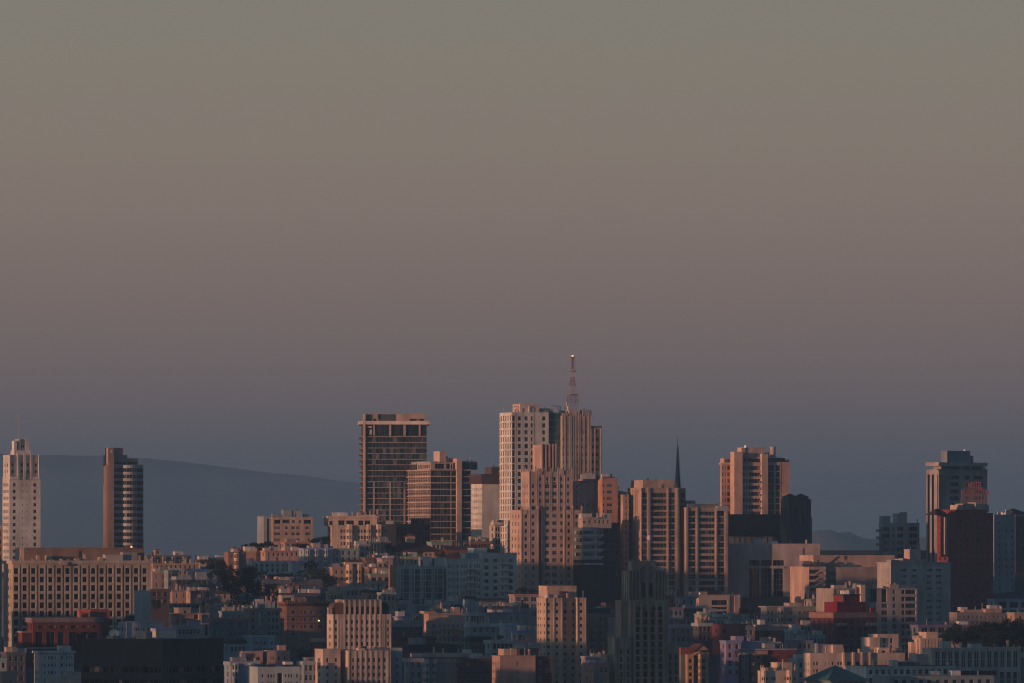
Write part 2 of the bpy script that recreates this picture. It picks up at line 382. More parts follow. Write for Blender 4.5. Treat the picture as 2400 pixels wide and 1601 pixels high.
b.poly([(b.u(249, 3), 3), (q1 - .4, -.3), (q2, -.6), (q2 + .02, 6), (b.u(249, 3), 4)], 1049.5, None, c=(.46, .3, .23), name='concrete_shaft')
b.bx('dark_cap', 242, 249, 1088, 1092, 1.8, 4, c=DGREY)
b.tier(256, 288, 1050, 1088, y0=1.5, d=3, c=(.46, .29, .22), name='machine_room')
b.tier(266.5, 298, 1067, 1088.5, y0=1.2, d=10, c=GREY, F=[([(267, 286), (287, 297)], [(1083, 1087.6)], 'darkband')], name='penthouse')
b.tier(298.5, 323, 1075, 1088.5, y0=1.8, d=9, c=(.5, .33, .26), F=[([(299, 322)], [(1083, 1087.6)], 'darkband')], name='penthouse')
mb = MB(); u = b.u(262, -1.4); mb.bar((u, -1.6, b.z(1061)), (u, -1.6, b.z(1055)), .5, 6); mb.obj('hoist', plain((.3, .25, .2)), b.e)
b.done()

# --- long office block with a grid of deep windows
b = B('office_block', 'long beige office block with a grid of deep square windows and a brown roof storey', 'office building', 8, 31, 353, 1316, 2560, BUFF, yaw=19)
cols = [(33.1 + 20.07 * k, 43.5 + 20.07 * k) for k in range(16)]; rw = rr(1338.5, 20.1, 9, 13.4)
b.tier(31, 353, 1316, F=[(cols, rw, 'dark', 1.5), ([(46.6 + 20.07 * k, 50.6 + 20.07 * k) for k in range(15)], [(1325, 1540)], 'recess', .9)], L=[((.18, .82, 3, .5), rr(1338.5, 20.1, 9, 9), 'recess', .3)], roof=False)
b.cornice(1314, 1321.5, .7)
b.tier(56, 338, 1284.5, 1314, y0=7, d=10, c=(.3, .19, .135), name='roof_storey', F=[([(185, 194)], [(1292, 1307)], 'recess', .4)])
b.tier(48, 56.5, 1285, 1314, y0=8, d=8, c=BUFF, name='stair_tower')
b.tier(247, 288, 1301, 1314, y0=2, d=4, c=(.5, .42, .36), name='machine_room'); b.tier(288, 322, 1295.5, 1314, y0=3, d=4, c=GREY, name='machine_room')
for x, t, w in ((79, 1310.5, 3), (90, 1302, 3), (145, 1310, 2.5), (160, 1311, 3), (181, 1309, 5), (124, 1312, 3), (116, 1312.6, 1), (235, 1308, 3)): b.bx('roof_unit', x - w, x + w, t, 1315, 1.5, 3.5, c=TAN)
b.bx('sign_board', 140, 160, 1317, 1325, -1.2, -.6, c=BUFF)
b.pole('roof_rail', 308, 1277, 1290, .2, 8); b.bx('roof_lamp', 307, 310, 1280, 1283.5, 7, 7.6, m=emit((1, .5, .2), 1.6))
b.bx('roof_rail', 168, 240, 1280.5, 1281.5, 8, 8.2, m=plain((.3, .25, .22))); b.bx('roof_rail', 240, 322, 1283.4, 1285, 6.4, 6.9, m=plain((.35, .27, .2)))
b.done()

# --- glass tower with slab floors
b = B('apartment_tower', 'tall dark glass tower with thin white floor slabs and a pale flat crown', 'tower', 843.5, 849, 1000, 987, 3095, (.05, .055, .06), frame=(.16, .14, .13), d=30, yaw=2)
fl = [1023.5 + 13.2 * i for i in range(17)]
b.tier(849, 1000, 995, F=[([(858.5, 877), (880, 912.5), (916.5, 945.5), (950.5, 981), (986, 999)], [(996.5, 1021)], 'dark', .6),
    ([(857, 912.5), (913, 945.5), (946, 981), (982, 999.6)], [(y + .9, y + 12.3) for y in fl[:8]], 'skyband', .25), ([(857, 876), (880, 912), (917, 946), (951, 999.6)], [(y + .9, y + 12.3) for y in fl[8:]], 'skyband', .25)],
    L=[((.1, .9, 2, .7), [(y + 2, y + 12) for y in fl], 'band', .3)], roof=False)
for y in fl:
    b.bx('floor_slab', 845.5, 1001.5, y - .45, y + .75, -1.0, .06, c=(.42, .35, .3))
    mb = MB(); mb.box(-1.3, -.02, .5, b.d - 1, b.z(y + 3.6), b.z(y)); mb.obj('balcony', wallm((.3, .16, .12)), b.e)
b.tier(850.5, 856.5, 971, y0=-1.7, d=2, c=(.5, .38, .3), name='corner_pier')
for x, w in ((876.5, 2), (914.5, 2.3), (948, 2.6), (983.5, 2)): b.bx('column', x - w, x + w, 995, 1021, -.45, .1, c=(.42, .31, .25)); b.bx('column', x - w * .8, x + w * .8, 1130, 1300, -.45, .1, c=(.36, .27, .22))
b.cornice(987, 995, 1.6, c=(.66, .55, .46), name='crown_slab')
b.tier(855, 996, 971, 987, y0=1.5, d=24, c=(.4, .31, .25), name='crown', F=[([(856, 882), (961, 981), (983, 994)], [(981.5, 986.5)], 'recess', 2.0)])
b.tier(961, 996, 970, 981.6, y0=.4, d=3, c=(.42, .32, .26), name='crown_panel'); b.tier(856, 886, 971.5, 981.6, y0=.4, d=3, c=(.4, .3, .25), name='crown_panel')
b.bx('louvre', 887, 926, 971, 986, 1.2, 1.6, c=(.06, .08, .08))
b.pole('antenna', 952, 950, 972, .13, 5); b.pole('antenna', 883, 966, 972, .1, 5); b.pole('antenna', 895, 964, 972, .12, 5); b.pole('antenna', 968, 966, 972, .1, 5); b.pole('antenna', 979, 966, 972, .1, 5)
for x0, x1, y0, y1 in ((858, 872, 999, 1003), (866, 872, 1007, 1019)): b.bx('stair_flight', x0, x1, y0, y1, -.8, .05, c=(.5, .42, .36))
b.done()

# --- mid height apartment slab with window grid side and zigzag canopy
b = B('apartment_block', 'broad glass apartment block with a zigzag roof canopy and a pale concrete fin', 'apartment building', 956, 1009, 1104, 1100.5, 3035, (.3, .22, .18), frame=(.3, .24, .2))
fl = [1101.5 + 15.05 * i for i in range(12)]; rw = [(y + 2, y + 13.6) for y in fl]
b.tier(1009, 1104, 1100.5, F=[([(1010, 1056), (1058.5, 1069.5), (1083.5, 1103.5)], rw, 'skyband', .3)], L=[((.02, .98, 9, .62), [(y + 7, y + 12) for y in fl], 'dark', .5), ((.02, .98, 9, .7), [(y + 2, y + 6) for y in fl], 'pale', .25)])
for y in fl + [1268]:
    mb = MB(); mb.box(-.6, b.u(1104) + .3, -.6, b.d, b.z(y + .9), b.z(y - .6)); mb.obj('floor_slab', wallm((.62, .5, .42)), b.e)
b.tier(1071, 1082.5, 1075, y0=-1.0, d=6, c=(.58, .42, .34), name='concrete_fin')
b.tier(1010, 1062, 1084, 1100.5, y0=1.2, d=20, c=(.5, .4, .33), name='penthouse', F=[([(1019.5, 1041), (1046, 1055), (1057, 1061)], [(1087, 1098.5)], 'darkband')], L=[((.05, .95, 6, .8), [(1089, 1098)], 'win')])
b.tier(1083.5, 1119, 1083, 1100.5, y0=2, d=14, c=(.3, .3, .29), name='penthouse', F=[([(1086, 1102), (1104, 1117)], [(1086, 1099)], 'band')]); b.cornice(1080.5, 1083.2, .3, 1083.5, 1120, c=PALE, d=16, y0=1.5)
mb = MB(); L0 = b.d
for i in range(8):                                  # folded canopy along the side terrace
    y1, y2 = 3 + (L0 - 6) * i / 8, 3 + (L0 - 6) * (i + 1) / 8; ym = (y1 + y2) / 2; z0, z1 = b.z(1086), b.z(1080.5)
    for a, c_ in (((y1, z0), (ym, z1)), ((ym, z1), (y2, z0))):
        mb.q((.3, a[0], a[1]), (.3, c_[0], c_[1]), (5, c_[0], c_[1]), (5, a[0], a[1])); mb.q((.3, a[0], a[1] - .5), (.3, c_[0], c_[1] - .5), (.3, c_[0], c_[1]), (.3, a[0], a[1]))
mb.obj('canopy', wallm(WHITE), b.e)
b.tier(1031, 1046, 1058.5, 1084, y0=5, d=9, c=(.55, .42, .35), name='lift_tower'); b.tier(1046, 1064, 1074, 1084, y0=6, d=9, c=(.45, .36, .3), name='machine_room')
b.pole('mast', 1104, 1068, 1083, .2, 5); b.pole('mast', 1095, 1072, 1083, .2, 5); b.bx('roof_light', 1044.5, 1049, 1069.5, 1074, 4.2, 4.8, m=plain((.8, .6, .4), .2, 1)); b.pole('antenna', 1036, 1054, 1060, .12, 7); b.pole('antenna', 1043, 1055, 1060, .12, 7)
b.done()

# --- white block with dark mansard
b = B('office_building', 'white block with rows of slim windows and a dark boxy roof storey', 'office building', 1104, 1130, 1173, 1134, 2978, WHITE)
rw = rr(1146.5, 14.55, 9, 6.5)
b.tier(1130, 1173, 1134, L=[((.03, .97, 9, .4), rw, 'dark', .4)], roof=False)
b.tier(1128, 1172, 1111.5, 1134, y0=-.6, c=(.1, .06, .055), d=b.d + 1, name='roof_storey', m=wallm((.09, .06, .06)), L=[((.02, .98, 14, .3), [(1116, 1133)], 'recess', .4)])
b.tier(1152, 1176, 1095.5, 1111.5, y0=5, d=9, c=(.1, .07, .065), name='machine_room'); b.pole('flue', 1157, 1089, 1096, .35, 7, wallm((.3, .1, .07)))
b.done()
H('narrow cream block wedged beside the white tower with a column of dark openings', 1147, 1160, 1173, 1231, 2938, CREAM, n=2, rows=4, st='dark', cl=0, step=15, name='apartment_block', cat='apartment building').done()

# --- white residential tower
b = B('apartment_tower', 'tall white tower with a green glass corner strip and a boxy roof room', 'tower', 1171, 1200, 1286, 967, 2945, WHITE)
rw = rr(980.5, 16.3, 20, 10); r2 = rr(980.5, 16.3, 20, 7)
b.tier(1200, 1286, 967, F=[([(1200.6, 1207.4)], rr(981, 16.3, 20, 14), 'dark', .7), ([(1214, 1221.5), (1229.5, 1238), (1271, 1279.5)], rw, 'win', .35), ([(1244.5, 1249)], rw, 'dark', .6), ([(1209, 1211)], [(970, 1300)], 'recess', .5), ([(1252, 1254)], [(970, 1300)], 'recess', .4)],
    L=[((.04, .96, 5, .42), rr(980.5, 16.3, 20, 12), 'pale', .2)])
for y in [972.5 + 16.3 * i for i in range(20)]:
    mb = MB(); mb.box(-.4, .05, .3, b.d - .3, b.z(y + 2), b.z(y)); mb.obj('balcony_rail', wallm(WHITE), b.e)
b.tier(1286, 1316, 967, y0=.8, d=14, c=(.1, .16, .16), name='glass_strip', F=[([(1287, 1296), (1297, 1315)], [(y + 3, y + 14) for y in [967 + 16.3 * i for i in range(10)]], 'tealband', .2)])
b.tier(1219, 1264, 947, 967, y0=2.5, d=10, c=(.6, .46, .38), name='roof_room'); b.tier(1264, 1297, 957.5, 967, y0=4, d=8, c=GREY, name='roof_room')
b.bx('arched_door', 1245.5, 1250.5, 955, 964, 2.2, 2.5, c=WHITE)
for x, t in ((1181, 952), (1222, 943), (1252, 940), (1210, 951), (1278, 952)): b.pole('antenna', x, t, 968, .13, 4)
mb = MB(); y = 5
for a, c_ in (((1294, 950), (1313, 950.5)), ((1313, 950.5), (1313.5, 968)), ((1308, 950.5), (1312, 968)), ((1204, 952), (1212, 951))): mb.bar((b.u(a[0], y), y, b.z(a[1])), (b.u(c_[0], y), y, b.z(c_[1])), .2, 4)
mb.obj('window_crane', plain((.12, .12, .12)), b.e)
b.done()

# --- ribbed art deco tower that carries the mast
b = B('office_tower', 'ribbed tan art deco tower under a red and white lattice mast', 'tower', 1314, 1318, 1385, 972, 2951, (.46, .37, .3), d=22)
b2 = [(1320.5, 3), (1331.5, 3), (1343, 5), (1352.5, 5), (1364.5, 3), (1375, 3)]
rw = rr(1029.5, 17.55, 15, 8)
F = [([(x - w / 2, x + w / 2)], rw) for x, w in b2]
b.tier(1318, 1385, 975, F=F + [([(x - .9, x + .9)], [(982, 1022)], 'recess', .2) for x in (1320.5, 1331.5, 1342, 1347.5, 1353, 1364.5, 1375)] + [([(1364, 1368), (1370, 1374)], [(1009, 1016)], 'dark')])
for i, x in enumerate((1325.5, 1336.5, 1340, 1345, 1350.3, 1356, 1360, 1370, 1380, 1384)): b.bx('rib', x - 1, x + 1, 964 + (i * 7 % 5) * 2.2, 1300, -.16, .06, c=(.5, .4, .33))
b.tier(1334, 1353, 962, 975, y0=2, d=12, name='mast_base'); b.tier(1319, 1332, 969, 975, y0=1.5, d=10, name='arched_parapet'); b.tier(1366, 1384, 968, 975, y0=1.5, d=10, name='arched_parapet')
b.tier(1385, 1410, 1000, y0=.6, d=18, name='wing', F=[([(1391.5, 1400)], [(1008, 1016)], 'dark'), ([(1387.5, 1393), (1397, 1402.5)], rw)]); b.bx('wing_cap', 1385, 1410, 997.5, 1001.5, .2, 14, c=DGREY)
for x in (1386, 1395, 1408.5): b.bx('rib', x - .8, x + .8, 1004, 1300, -.1, .66, c=(.46, .36, .29))
for x in (1370, 1375, 1381, 1360): b.pole('antenna', x, 957, 976, .15, 4)
b.bx('dish_drum', 1331, 1334, 953, 961, 2.5, 3.5, c=WHITE)
b.done()
bm = b
# --- the red and white mast on it
t = empty('radio_mast', (PX(1342, 2958), 2958, PZ(962, 2958)), R(20)); tag(t, 'red and white lattice radio mast with a glowing red lamp at its tip', 'antenna mast')
def zz(py): return PZ(py, 2958) - PZ(962, 2958)
RED, WHT = plain((.28, .05, .045), .6), plain((.45, .38, .35), .6)
def hw_(py): return .45 + max(0, (py - 880)) / 82 * 2.1
for a, c_, m in ((962, 946, WHT), (946, 926, RED), (926, 905, WHT), (905, 883, RED), (883, 866, WHT), (866, 836, RED)):
    mb = MB(); w0, w1 = hw_(a), hw_(c_)
    if a == 866: w0 = w1 = .28
    for sx, sy in ((1, 1), (1, -1), (-1, -1), (-1, 1)): mb.bar((sx * w0, sy * w0, zz(a)), (sx * w1, sy * w1, zz(c_)), .1, 4)
    k = 3
    for i in range(k):
        f0, f1 = i / k, (i + 1) / k; z0, z1 = zz(a) + (zz(c_) - zz(a)) * f0, zz(a) + (zz(c_) - zz(a)) * f1; e0, e1 = w0 + (w1 - w0) * f0, w0 + (w1 - w0) * f1
        for (p, q) in (((1, 1), (1, -1)), ((1, -1), (-1, -1)), ((-1, -1), (-1, 1)), ((-1, 1), (1, 1))):
            mb.bar((p[0] * e0, p[1] * e0, z0), (q[0] * e1, q[1] * e1, z1), .05, 3); mb.bar((q[0] * e0, q[1] * e0, z0), (p[0] * e1, p[1] * e1, z1), .05, 3)
    mb.obj('lattice_section', m, t)
for py, w in ((926, 2.0), (871, 1.3), (838, .9)):
    mb = MB(); mb.box(-w, w, -w, w, zz(py), zz(py) + .35); 
    for sx in (-w, w): mb.bar((sx, 0, zz(py)), (sx, 0, zz(py) + 1.1), .06, 3)
    mb.obj('platform', plain((.22, .17, .15)), t)
mb = MB()
for sx in (-1.1, 1.1): mb.bar((sx, 0, zz(871)), (sx, 0, zz(838)), .07, 4)
mb.obj('antenna_cage', plain((.3, .25, .22)), t)
mb = MB(); mb.bar((-2.6, 0, zz(953)), (-2.6, 0, zz(943)), .4, 8); mb.bar((-2.6, 0, zz(948)), (-1.2, 0, zz(948)), .1, 4); mb.obj('dish_drum', WHT, t)
mb = MB(); mb.bar((0, 0, zz(836)), (0, 0, zz(832.6)), .42, 8); mb.obj('beacon', emit((1, .28, .16), 2.6), t)

# --- stepped brick-pink hotel tower
b = B('hotel_tower', 'stepped pinkish masonry hotel tower with pinnacled setbacks and a ribbed crown block', 'tower', 1221, 1240, 1343, 1106, 2860, (.54, .39, .315), frame=(.4, .32, .27))
rw = rr(1139.5, 17.35, 16, 9)
b.tier(1240, 1343, 1106, F=[(cc(6.4, 1250, 1267, 1316.5, 1332.5), rw), ([(1277.5, 1288.5), (1294.5, 1305.5)], rw), (cc(5.5, 1267, 1316.5, 1332.5), [(1118, 1127)]), ([(1280.5, 1286), (1297, 1303)], [(1118, 1127), (1130, 1134)], 'dark')], L=[((.1, .9, 3, .35), rw, 'pale', .2)])
for x in (1241.5, 1258, 1262, 1275.5, 1289.7, 1293.3, 1308, 1311.5, 1324, 1341.5): b.bx('pilaster', x - .9, x + .9, 1102 if x < 1255 or x > 1335 else 1098, 1200, -.13, .06)
for x in (1266.5, 1317):
    b.bx('gable', x - 4.5, x + 4.5, 1104, 1112, -.4, .5, c=(.52, .37, .3)); mb = MB(); u = b.u(x); mb.prism([(u - .9, -.4), (u + .9, -.4), (u + .9, .5), (u - .9, .5)], b.z(1104), b.z(1097), scale_top=.1); mb.obj('gable_tip', wallm((.52, .37, .3)), b.e)
for x in (1221.5, 1226, 1232, 1238, 1242, 1258, 1262.5, 1308, 1312, 1324, 1329, 1334, 1341):
    mb = MB(); y = .4 if x > 1240 else b.d * (1240 - x) / 19 * .95; u = b.u(x, y); mb.prism([(u - .4, y - .4), (u + .4, y - .4), (u + .4, y + .4), (u - .4, y + .4)], b.z(1107, y), b.z(1096, y), scale_top=.2); mb.obj('pinnacle', wallm((.55, .4, .32)), b.e)
b.tier(1268, 1304, 1043, 1106, y0=9, d=11, c=(.5, .34, .26), name='crown_block', F=[(cc(3.4, 1275.5, 1284, 1292.5, 1299.5), [(1049, 1104)], 'recess', .9)])
for x in (1271.5, 1279.8, 1288.3, 1296.3, 1303): b.bx('crown_rib', x - 1.5, x + 1.5, 1039.5, 1106, 8.3, 9.06, c=(.56, .39, .3))
# lower wings
r3 = rr(1210.5, 17.35, 12, 9)
b.tier(1222, 1263, 1195, y0=-.5, d=15, name='wing', F=[(cc(6.8, 1233, 1250.5), r3)], L=[((.1, .9, 3, .35), r3, 'pale', .2)], roof=False)
b.tier(1322, 1365, 1195, y0=-.5, d=15, name='wing', F=[(cc(6.8, 1333.5, 1352), r3)], roof=False)
for xs in ((1223, 1242, 1261.5), (1323.5, 1342.5, 1363.5)):
    for x in xs:
        b.bx('pilaster', x - 1.2, x + 1.2, 1192, 1380, -.64, -.44); mb = MB(); u = b.u(x, -.6); mb.prism([(u - .45, -.9), (u + .45, -.9), (u + .45, -.1), (u - .45, -.1)], b.z(1192), b.z(1184), scale_top=.15); mb.obj('pinnacle', wallm((.55, .4, .32)), b.e)
for x in (1231, 1250.5, 1334, 1352.5): b.bx('window_surround', x - 5, x + 5, 1196.5, 1205, -.6, -.44, c=(.58, .43, .35))
b.tier(1263, 1271, 1190, y0=-.6, d=1, c=(.16, .15, .15), name='light_well', F=[([(1263.6, 1270)], [(1195, 1385)], 'band', .3)])
b.tier(1343, 1358, 1128, 1200, y0=5, d=12, c=(.44, .33, .27), name='rear_wing', F=[([(1350, 1354)], rr(1140, 12, 5, 8), 'pale')])
b.done()

# --- orange block behind the hotel; its wing has shade put in as teal colour
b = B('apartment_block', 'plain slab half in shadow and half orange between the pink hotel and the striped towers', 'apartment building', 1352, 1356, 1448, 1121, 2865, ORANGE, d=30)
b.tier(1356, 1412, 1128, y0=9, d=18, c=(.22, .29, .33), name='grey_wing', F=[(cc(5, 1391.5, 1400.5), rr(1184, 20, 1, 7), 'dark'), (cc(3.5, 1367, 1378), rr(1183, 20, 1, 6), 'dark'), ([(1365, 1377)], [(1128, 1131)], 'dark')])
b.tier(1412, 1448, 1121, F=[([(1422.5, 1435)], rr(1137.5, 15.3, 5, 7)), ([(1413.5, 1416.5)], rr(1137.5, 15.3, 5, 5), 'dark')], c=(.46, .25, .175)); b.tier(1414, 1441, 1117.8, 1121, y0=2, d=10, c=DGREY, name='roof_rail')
b.pole('flue', 1420.5, 1112.5, 1119, .3, 3); 
for i in range(4): b.bx('balcony', 1447.5, 1451, 1140 + 14.5 * i, 1146 + 14.5 * i, 1, 3, c=(.45, .25, .17))
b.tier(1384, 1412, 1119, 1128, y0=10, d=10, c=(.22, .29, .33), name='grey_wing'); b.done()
b = B('apartment_block', 'white terraced block with rounded balconies tucked beside the pink hotel', 'apartment building', 1362, 1366, 1433, 1213, 2848, PALE, d=8, yaw=19)
fl = [1249, 1266, 1283, 1300]
b.tier(1366, 1433, 1213, 1238, y0=3, d=6, c=(.46, .37, .31), name='top_floor', F=[(cc(4, 1382.5, 1395.5, 1405, 1414.5, 1425), [(1219, 1227)]), ([(1365.5, 1374)], [(1221, 1227)])])
uA, uB, uC = b.u(1365.5), b.u(1402), b.u(1425)
def c9(y0, y1, p, nm, F=(), c=(.44, .46, .46)): b.poly([(uA - .2, -p), (uB, 2.6 - p), (uC, 6.5 - p), (uC, 11), (uA - .2, 11)], y0, y1, F=F, c=c, name=nm)
c9(1312, None, -.3, 'podium', c=(.05, .05, .055))  # near-black colour stands in for the shade of the canyon
c9(1236, 1312, 0, 'wall', F=[([(.08, .92)], [(y - 5, y + 3) for y in fl], 'band', .5)])
for y in fl + [1316]: c9(y + 3.5, y + 8, 1.1, 'balcony', c=(.5, .52, .52))
b.done()
b = B('office_building', 'sheer dark building lining the shaded street canyon', 'office building', 1380, 1402, 1452, 1262, 2856, (.05, .05, .055), yaw=34)  # made-up dark block in place of the orange slab's shadow; label seeds roof clutter
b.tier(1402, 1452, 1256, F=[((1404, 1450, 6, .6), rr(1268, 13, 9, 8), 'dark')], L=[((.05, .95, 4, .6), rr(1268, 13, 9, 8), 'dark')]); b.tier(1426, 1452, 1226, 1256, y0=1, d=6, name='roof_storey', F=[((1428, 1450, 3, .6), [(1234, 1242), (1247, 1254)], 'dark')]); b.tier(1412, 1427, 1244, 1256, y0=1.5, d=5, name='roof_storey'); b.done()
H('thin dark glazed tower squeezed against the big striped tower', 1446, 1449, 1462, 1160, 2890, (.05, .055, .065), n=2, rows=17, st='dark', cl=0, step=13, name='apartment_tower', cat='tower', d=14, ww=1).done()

# --- pair of striped apartment towers
b = B('apartment_tower', 'wide tan tower with stacked window strips below the thin cathedral spire', 'tower', 1471, 1503, 1593, 1144, 2862, (.47, .34, .26), frame=(.36, .28, .23))
fl = [1160.5 + 14.75 * i for i in range(17)]
b.tier(1503, 1593, 1144, F=[([(1525.5, 1563.5)], [(y - 4.7, y + 4.7) for y in fl], 'skyband', .6), ([(1504.8, 1517), (1568, 1582.5)], [(y - 5.8, y + 5.8) for y in fl], 'win', .7)], L=[((.02, .3, 1, .6), [(y - 4, y + 4) for y in fl], 'dark', .3), ([(.36, .42), (.52, .58), (.68, .72)], [(1148, 1400)], 'recess', .8)])
for x, w in ((1503.5, .8), (1519.5, 2.2), (1523.2, .8), (1565.5, 1.6), (1587.5, 2.4)): b.bx('pier', x - w, x + w, 1143, 1400, -.5, .06, c=(.5, .36, .28))
b.tier(1593.5, 1607, 1144, y0=4, d=12, c=(.3, .23, .18), name='side_wing', F=[([(1596, 1605)], [(y - 4.7, y + 4.7) for y in fl], 'dark', .3)])
b.tier(1460, 1474, 1160, y0=9, d=8, name='side_wing', F=[([(1466, 1470)], [(y - 4, y + 4) for y in fl], 'pale', .3)])
b.tier(1507, 1580, 1126, 1144, y0=3, d=15, c=(.52, .38, .29), name='machine_room')
b.bx('roof_unit', 1516, 1521, 1121.5, 1126.4, 4, 6, c=DGREY); b.bx('roof_unit', 1538, 1560, 1123.5, 1126.4, 5, 8, c=TAN); b.done()
b = B('apartment_tower', 'shorter striped tan tower adjoining the wide tan tower', 'tower', 1603, 1607, 1708, 1190, 2867, (.45, .33, .255), frame=(.36, .28, .23), d=24)
fl = [1203.5 + 14.8 * i for i in range(13)]
b.tier(1607, 1708, 1190, F=[([(1639, 1676)], [(y - 4.4, y + 4.6) for y in fl], 'skyband', .6), ([(1614.5, 1631.5), (1682.5, 1698)], [(y - 5.8, y + 5.8) for y in fl], 'win', .7)])
for x, w in ((1610, 2), (1634, 1.8), (1679, 1.8), (1703, 3)): b.bx('pier', x - w, x + w, 1189, 1400, -.5, .06, c=(.48, .35, .27))
b.tier(1611, 1682, 1181.5, 1190, y0=1.5, d=15, c=(.2, .2, .2), name='machine_room'); b.tier(1607, 1630, 1174, 1190, y0=8, d=8, c=(.22, .25, .26), name='lift_tower'); b.tier(1682, 1708, 1187, 1197, y0=-.8, d=5, c=(.4, .38, .36), name='terrace_wall')
b.bx('roof_rail', 1665, 1690, 1178, 1179.3, 3, 3.4, m=plain((.3, .28, .26))); b.done()

# --- cathedral: spire, dark nave roof, tower
b = B('cathedral', 'dark stone cathedral with a black nave roof, a square tower and a needle spire', 'cathedral', 1700, 1708, 1850, 1255, 3040, (.085, .09, .095), yaw=4, d=40)
b.tier(1560, 1903, 1256, y0=6, d=30, c=(.1, .105, .11), F=[((1715, 1845, 10, .3), [(1259, 1272)], 'dark')], roof=False, name='wall')
b.gable(1706, 1848, 1205, 1256, y0=4, d=22, c=(.006, .01, .014), along='x', name='nave_roof')
T = [(b.u(1829, 5), 5), (b.u(1846, 0), 0), (b.u(1898, 9), 9), (b.u(1884, 15), 15), (b.u(1845, 14), 14)]
b.poly(T, 1171, None, F=[([(.24, .4), (.6, .76)], [(1190, 1228)], 'dark', .8), ([(.12, .15), (.5, .53), (.88, .91)], [(1176, 1250)], 'recess', .4)], c=(.1, .1, .1), name='bell_tower')
T2 = [(x * .9 + .1 * T[1][0] + .5, y * .9 + .7) for x, y in T]
b.poly(T2, 1162.5, 1171, c=(.1, .1, .1), name='tower_cap')
for x0, x1 in ((1841, 1866), (1866, 1892)): b.gable(x0, x1, 1157, 1163.5, y0=2, d=9, c=(.05, .055, .06), name='tower_roof')
for x in (1847, 1898): yb = 0 if x < 1850 else 9; b.bx('buttress', x - 2, x + 3, 1170, 1215, yb - .9, yb + .8, c=(.09, .095, .1)); b.bx('buttress', x - 2.5, x + 5, 1213, 1275, yb - 1.4, yb + 1, c=(.09, .095, .1))
mb = MB(); yy = 18; u = b.u(1588.5, yy); o8 = lambda r: [(u + r * math.cos(a * math.pi / 4), yy + r * math.sin(a * math.pi / 4)) for a in range(8)]
prof = [(1146, 1.35), (1128, 1.1), (1100, .7), (1070, .4), (1050, .22), (1036, .1), (1022, .05)]
for (p0, r0), (p1, r1) in zip(prof, prof[1:]):
    z0, z1 = b.z(p0, yy), b.z(p1, yy); A, Bq = o8(r0), o8(r1)
    for i in range(8): j = (i + 1) % 8; mb.q((*A[i], z0), (*A[j], z0), (*Bq[j], z1), (*Bq[i], z1))
for i in range(22):                                                  # crockets up the edges
    py = 1142 - i * 4.4; r = 1.3 * max(.1, (py - 1030) / 116) + .08; z = b.z(py, yy)
    for a in range(8): x, y = u + r * math.cos(a * math.pi / 4), yy + r * math.sin(a * math.pi / 4); mb.box(x - .17, x + .17, y - .17, y + .17, z, z + .4)
mb.box(u - .5, u + .5, yy - .1, yy + .1, b.z(1049, yy), b.z(1048, yy)); mb.obj('spire', wallm((.012, .02, .026)), b.e)
mb = MB(); mb.prism(o8(2.2), 0, b.z(1145, yy)); mb.obj('spire_base', wallm((.08, .085, .09)), b.e)
b.done()

# --- salmon apartment tower behind the cathedral
b = B('apartment_tower', 'salmon apartment tower with two blank fins and a round water tank on top', 'tower', 1690, 1721, 1851, 1083, 3105, (.56, .38, .29), frame=(.42, .32, .26))
fl = [1096.5 + 15.2 * i for i in range(9)]
b.tier(1721, 1829, 1083, F=[([(1755, 1784)], [(y - 4, y + 5) for y in fl], 'band', .8), ([(1741, 1746), (1748, 1752)], [(y - 4.5, y + 5) for y in fl], 'pale', .2), ([(1800.5, 1814), (1818.5, 1829)], [(y - 6.5, y + 7.2) for y in fl], 'dark', .5)], roof=False)
b.tier(1691, 1722, 1086, y0=5, d=1.5, F=[([(1704.5, 1720)], [(y - 4.5, y + 5) for y in fl], 'band', .5), ([(1693, 1696.5), (1699, 1702)], [(y - 4.5, y + 5) for y in fl], 'pale', .3)], name='bay_wing', roof=False)
for y in fl: b.bx('floor_slab', 1690.5, 1722, y + 6, y + 7.6, 4.2, 5.06, c=(.6, .42, .33))
b.bx('floor_slab', 1690, 1722, 1085, 1089, 4, 7, c=(.6, .42, .33))
b.tier(1697, 1722, 1075, 1085, y0=6, d=5, name='penthouse', F=[([(1699, 1711), (1714, 1720)], [(1077, 1084)], 'band')])
b.tier(1721, 1740.5, 1059.5, y0=-1.6, d=5, c=(.6, .4, .31), name='blank_fin'); b.tier(1786, 1800, 1064, y0=-1.4, d=12, c=(.57, .38, .29), name='blank_fin')
b.tier(1829, 1851, 1083, y0=.2, d=18, c=(.58, .36, .27), name='side_wall', F=[([(1829, 1850.6)], rr(1103, 15.2, 6, .8), 'recess', .3)])
b.tier(1740, 1786, 1072, 1084, y0=.6, d=14, name='penthouse', F=[([(1744, 1750)], [(1075, 1082)]), ([(1754, 1782)], [(1074.5, 1084.5)], 'darkband')])
b.tier(1800, 1840, 1072.5, 1083, y0=1.5, d=14, c=(.1, .12, .12), name='penthouse', F=[([(1801, 1838)], [(1074, 1081.5)], 'tealband')]); b.cornice(1071.5, 1073, .4, 1800, 1843, c=WHITE, d=15, y0=1)
b.tier(1747, 1792, 1049, 1073, y0=5, d=9, c=(.48, .37, .31), name='machine_room'); b.tier(1739, 1747, 1050, 1073, y0=4.6, d=6, c=(.56, .42, .34), name='machine_room'); b.tier(1788, 1803, 1061, 1073, y0=6, d=6, c=GREY, name='machine_room')
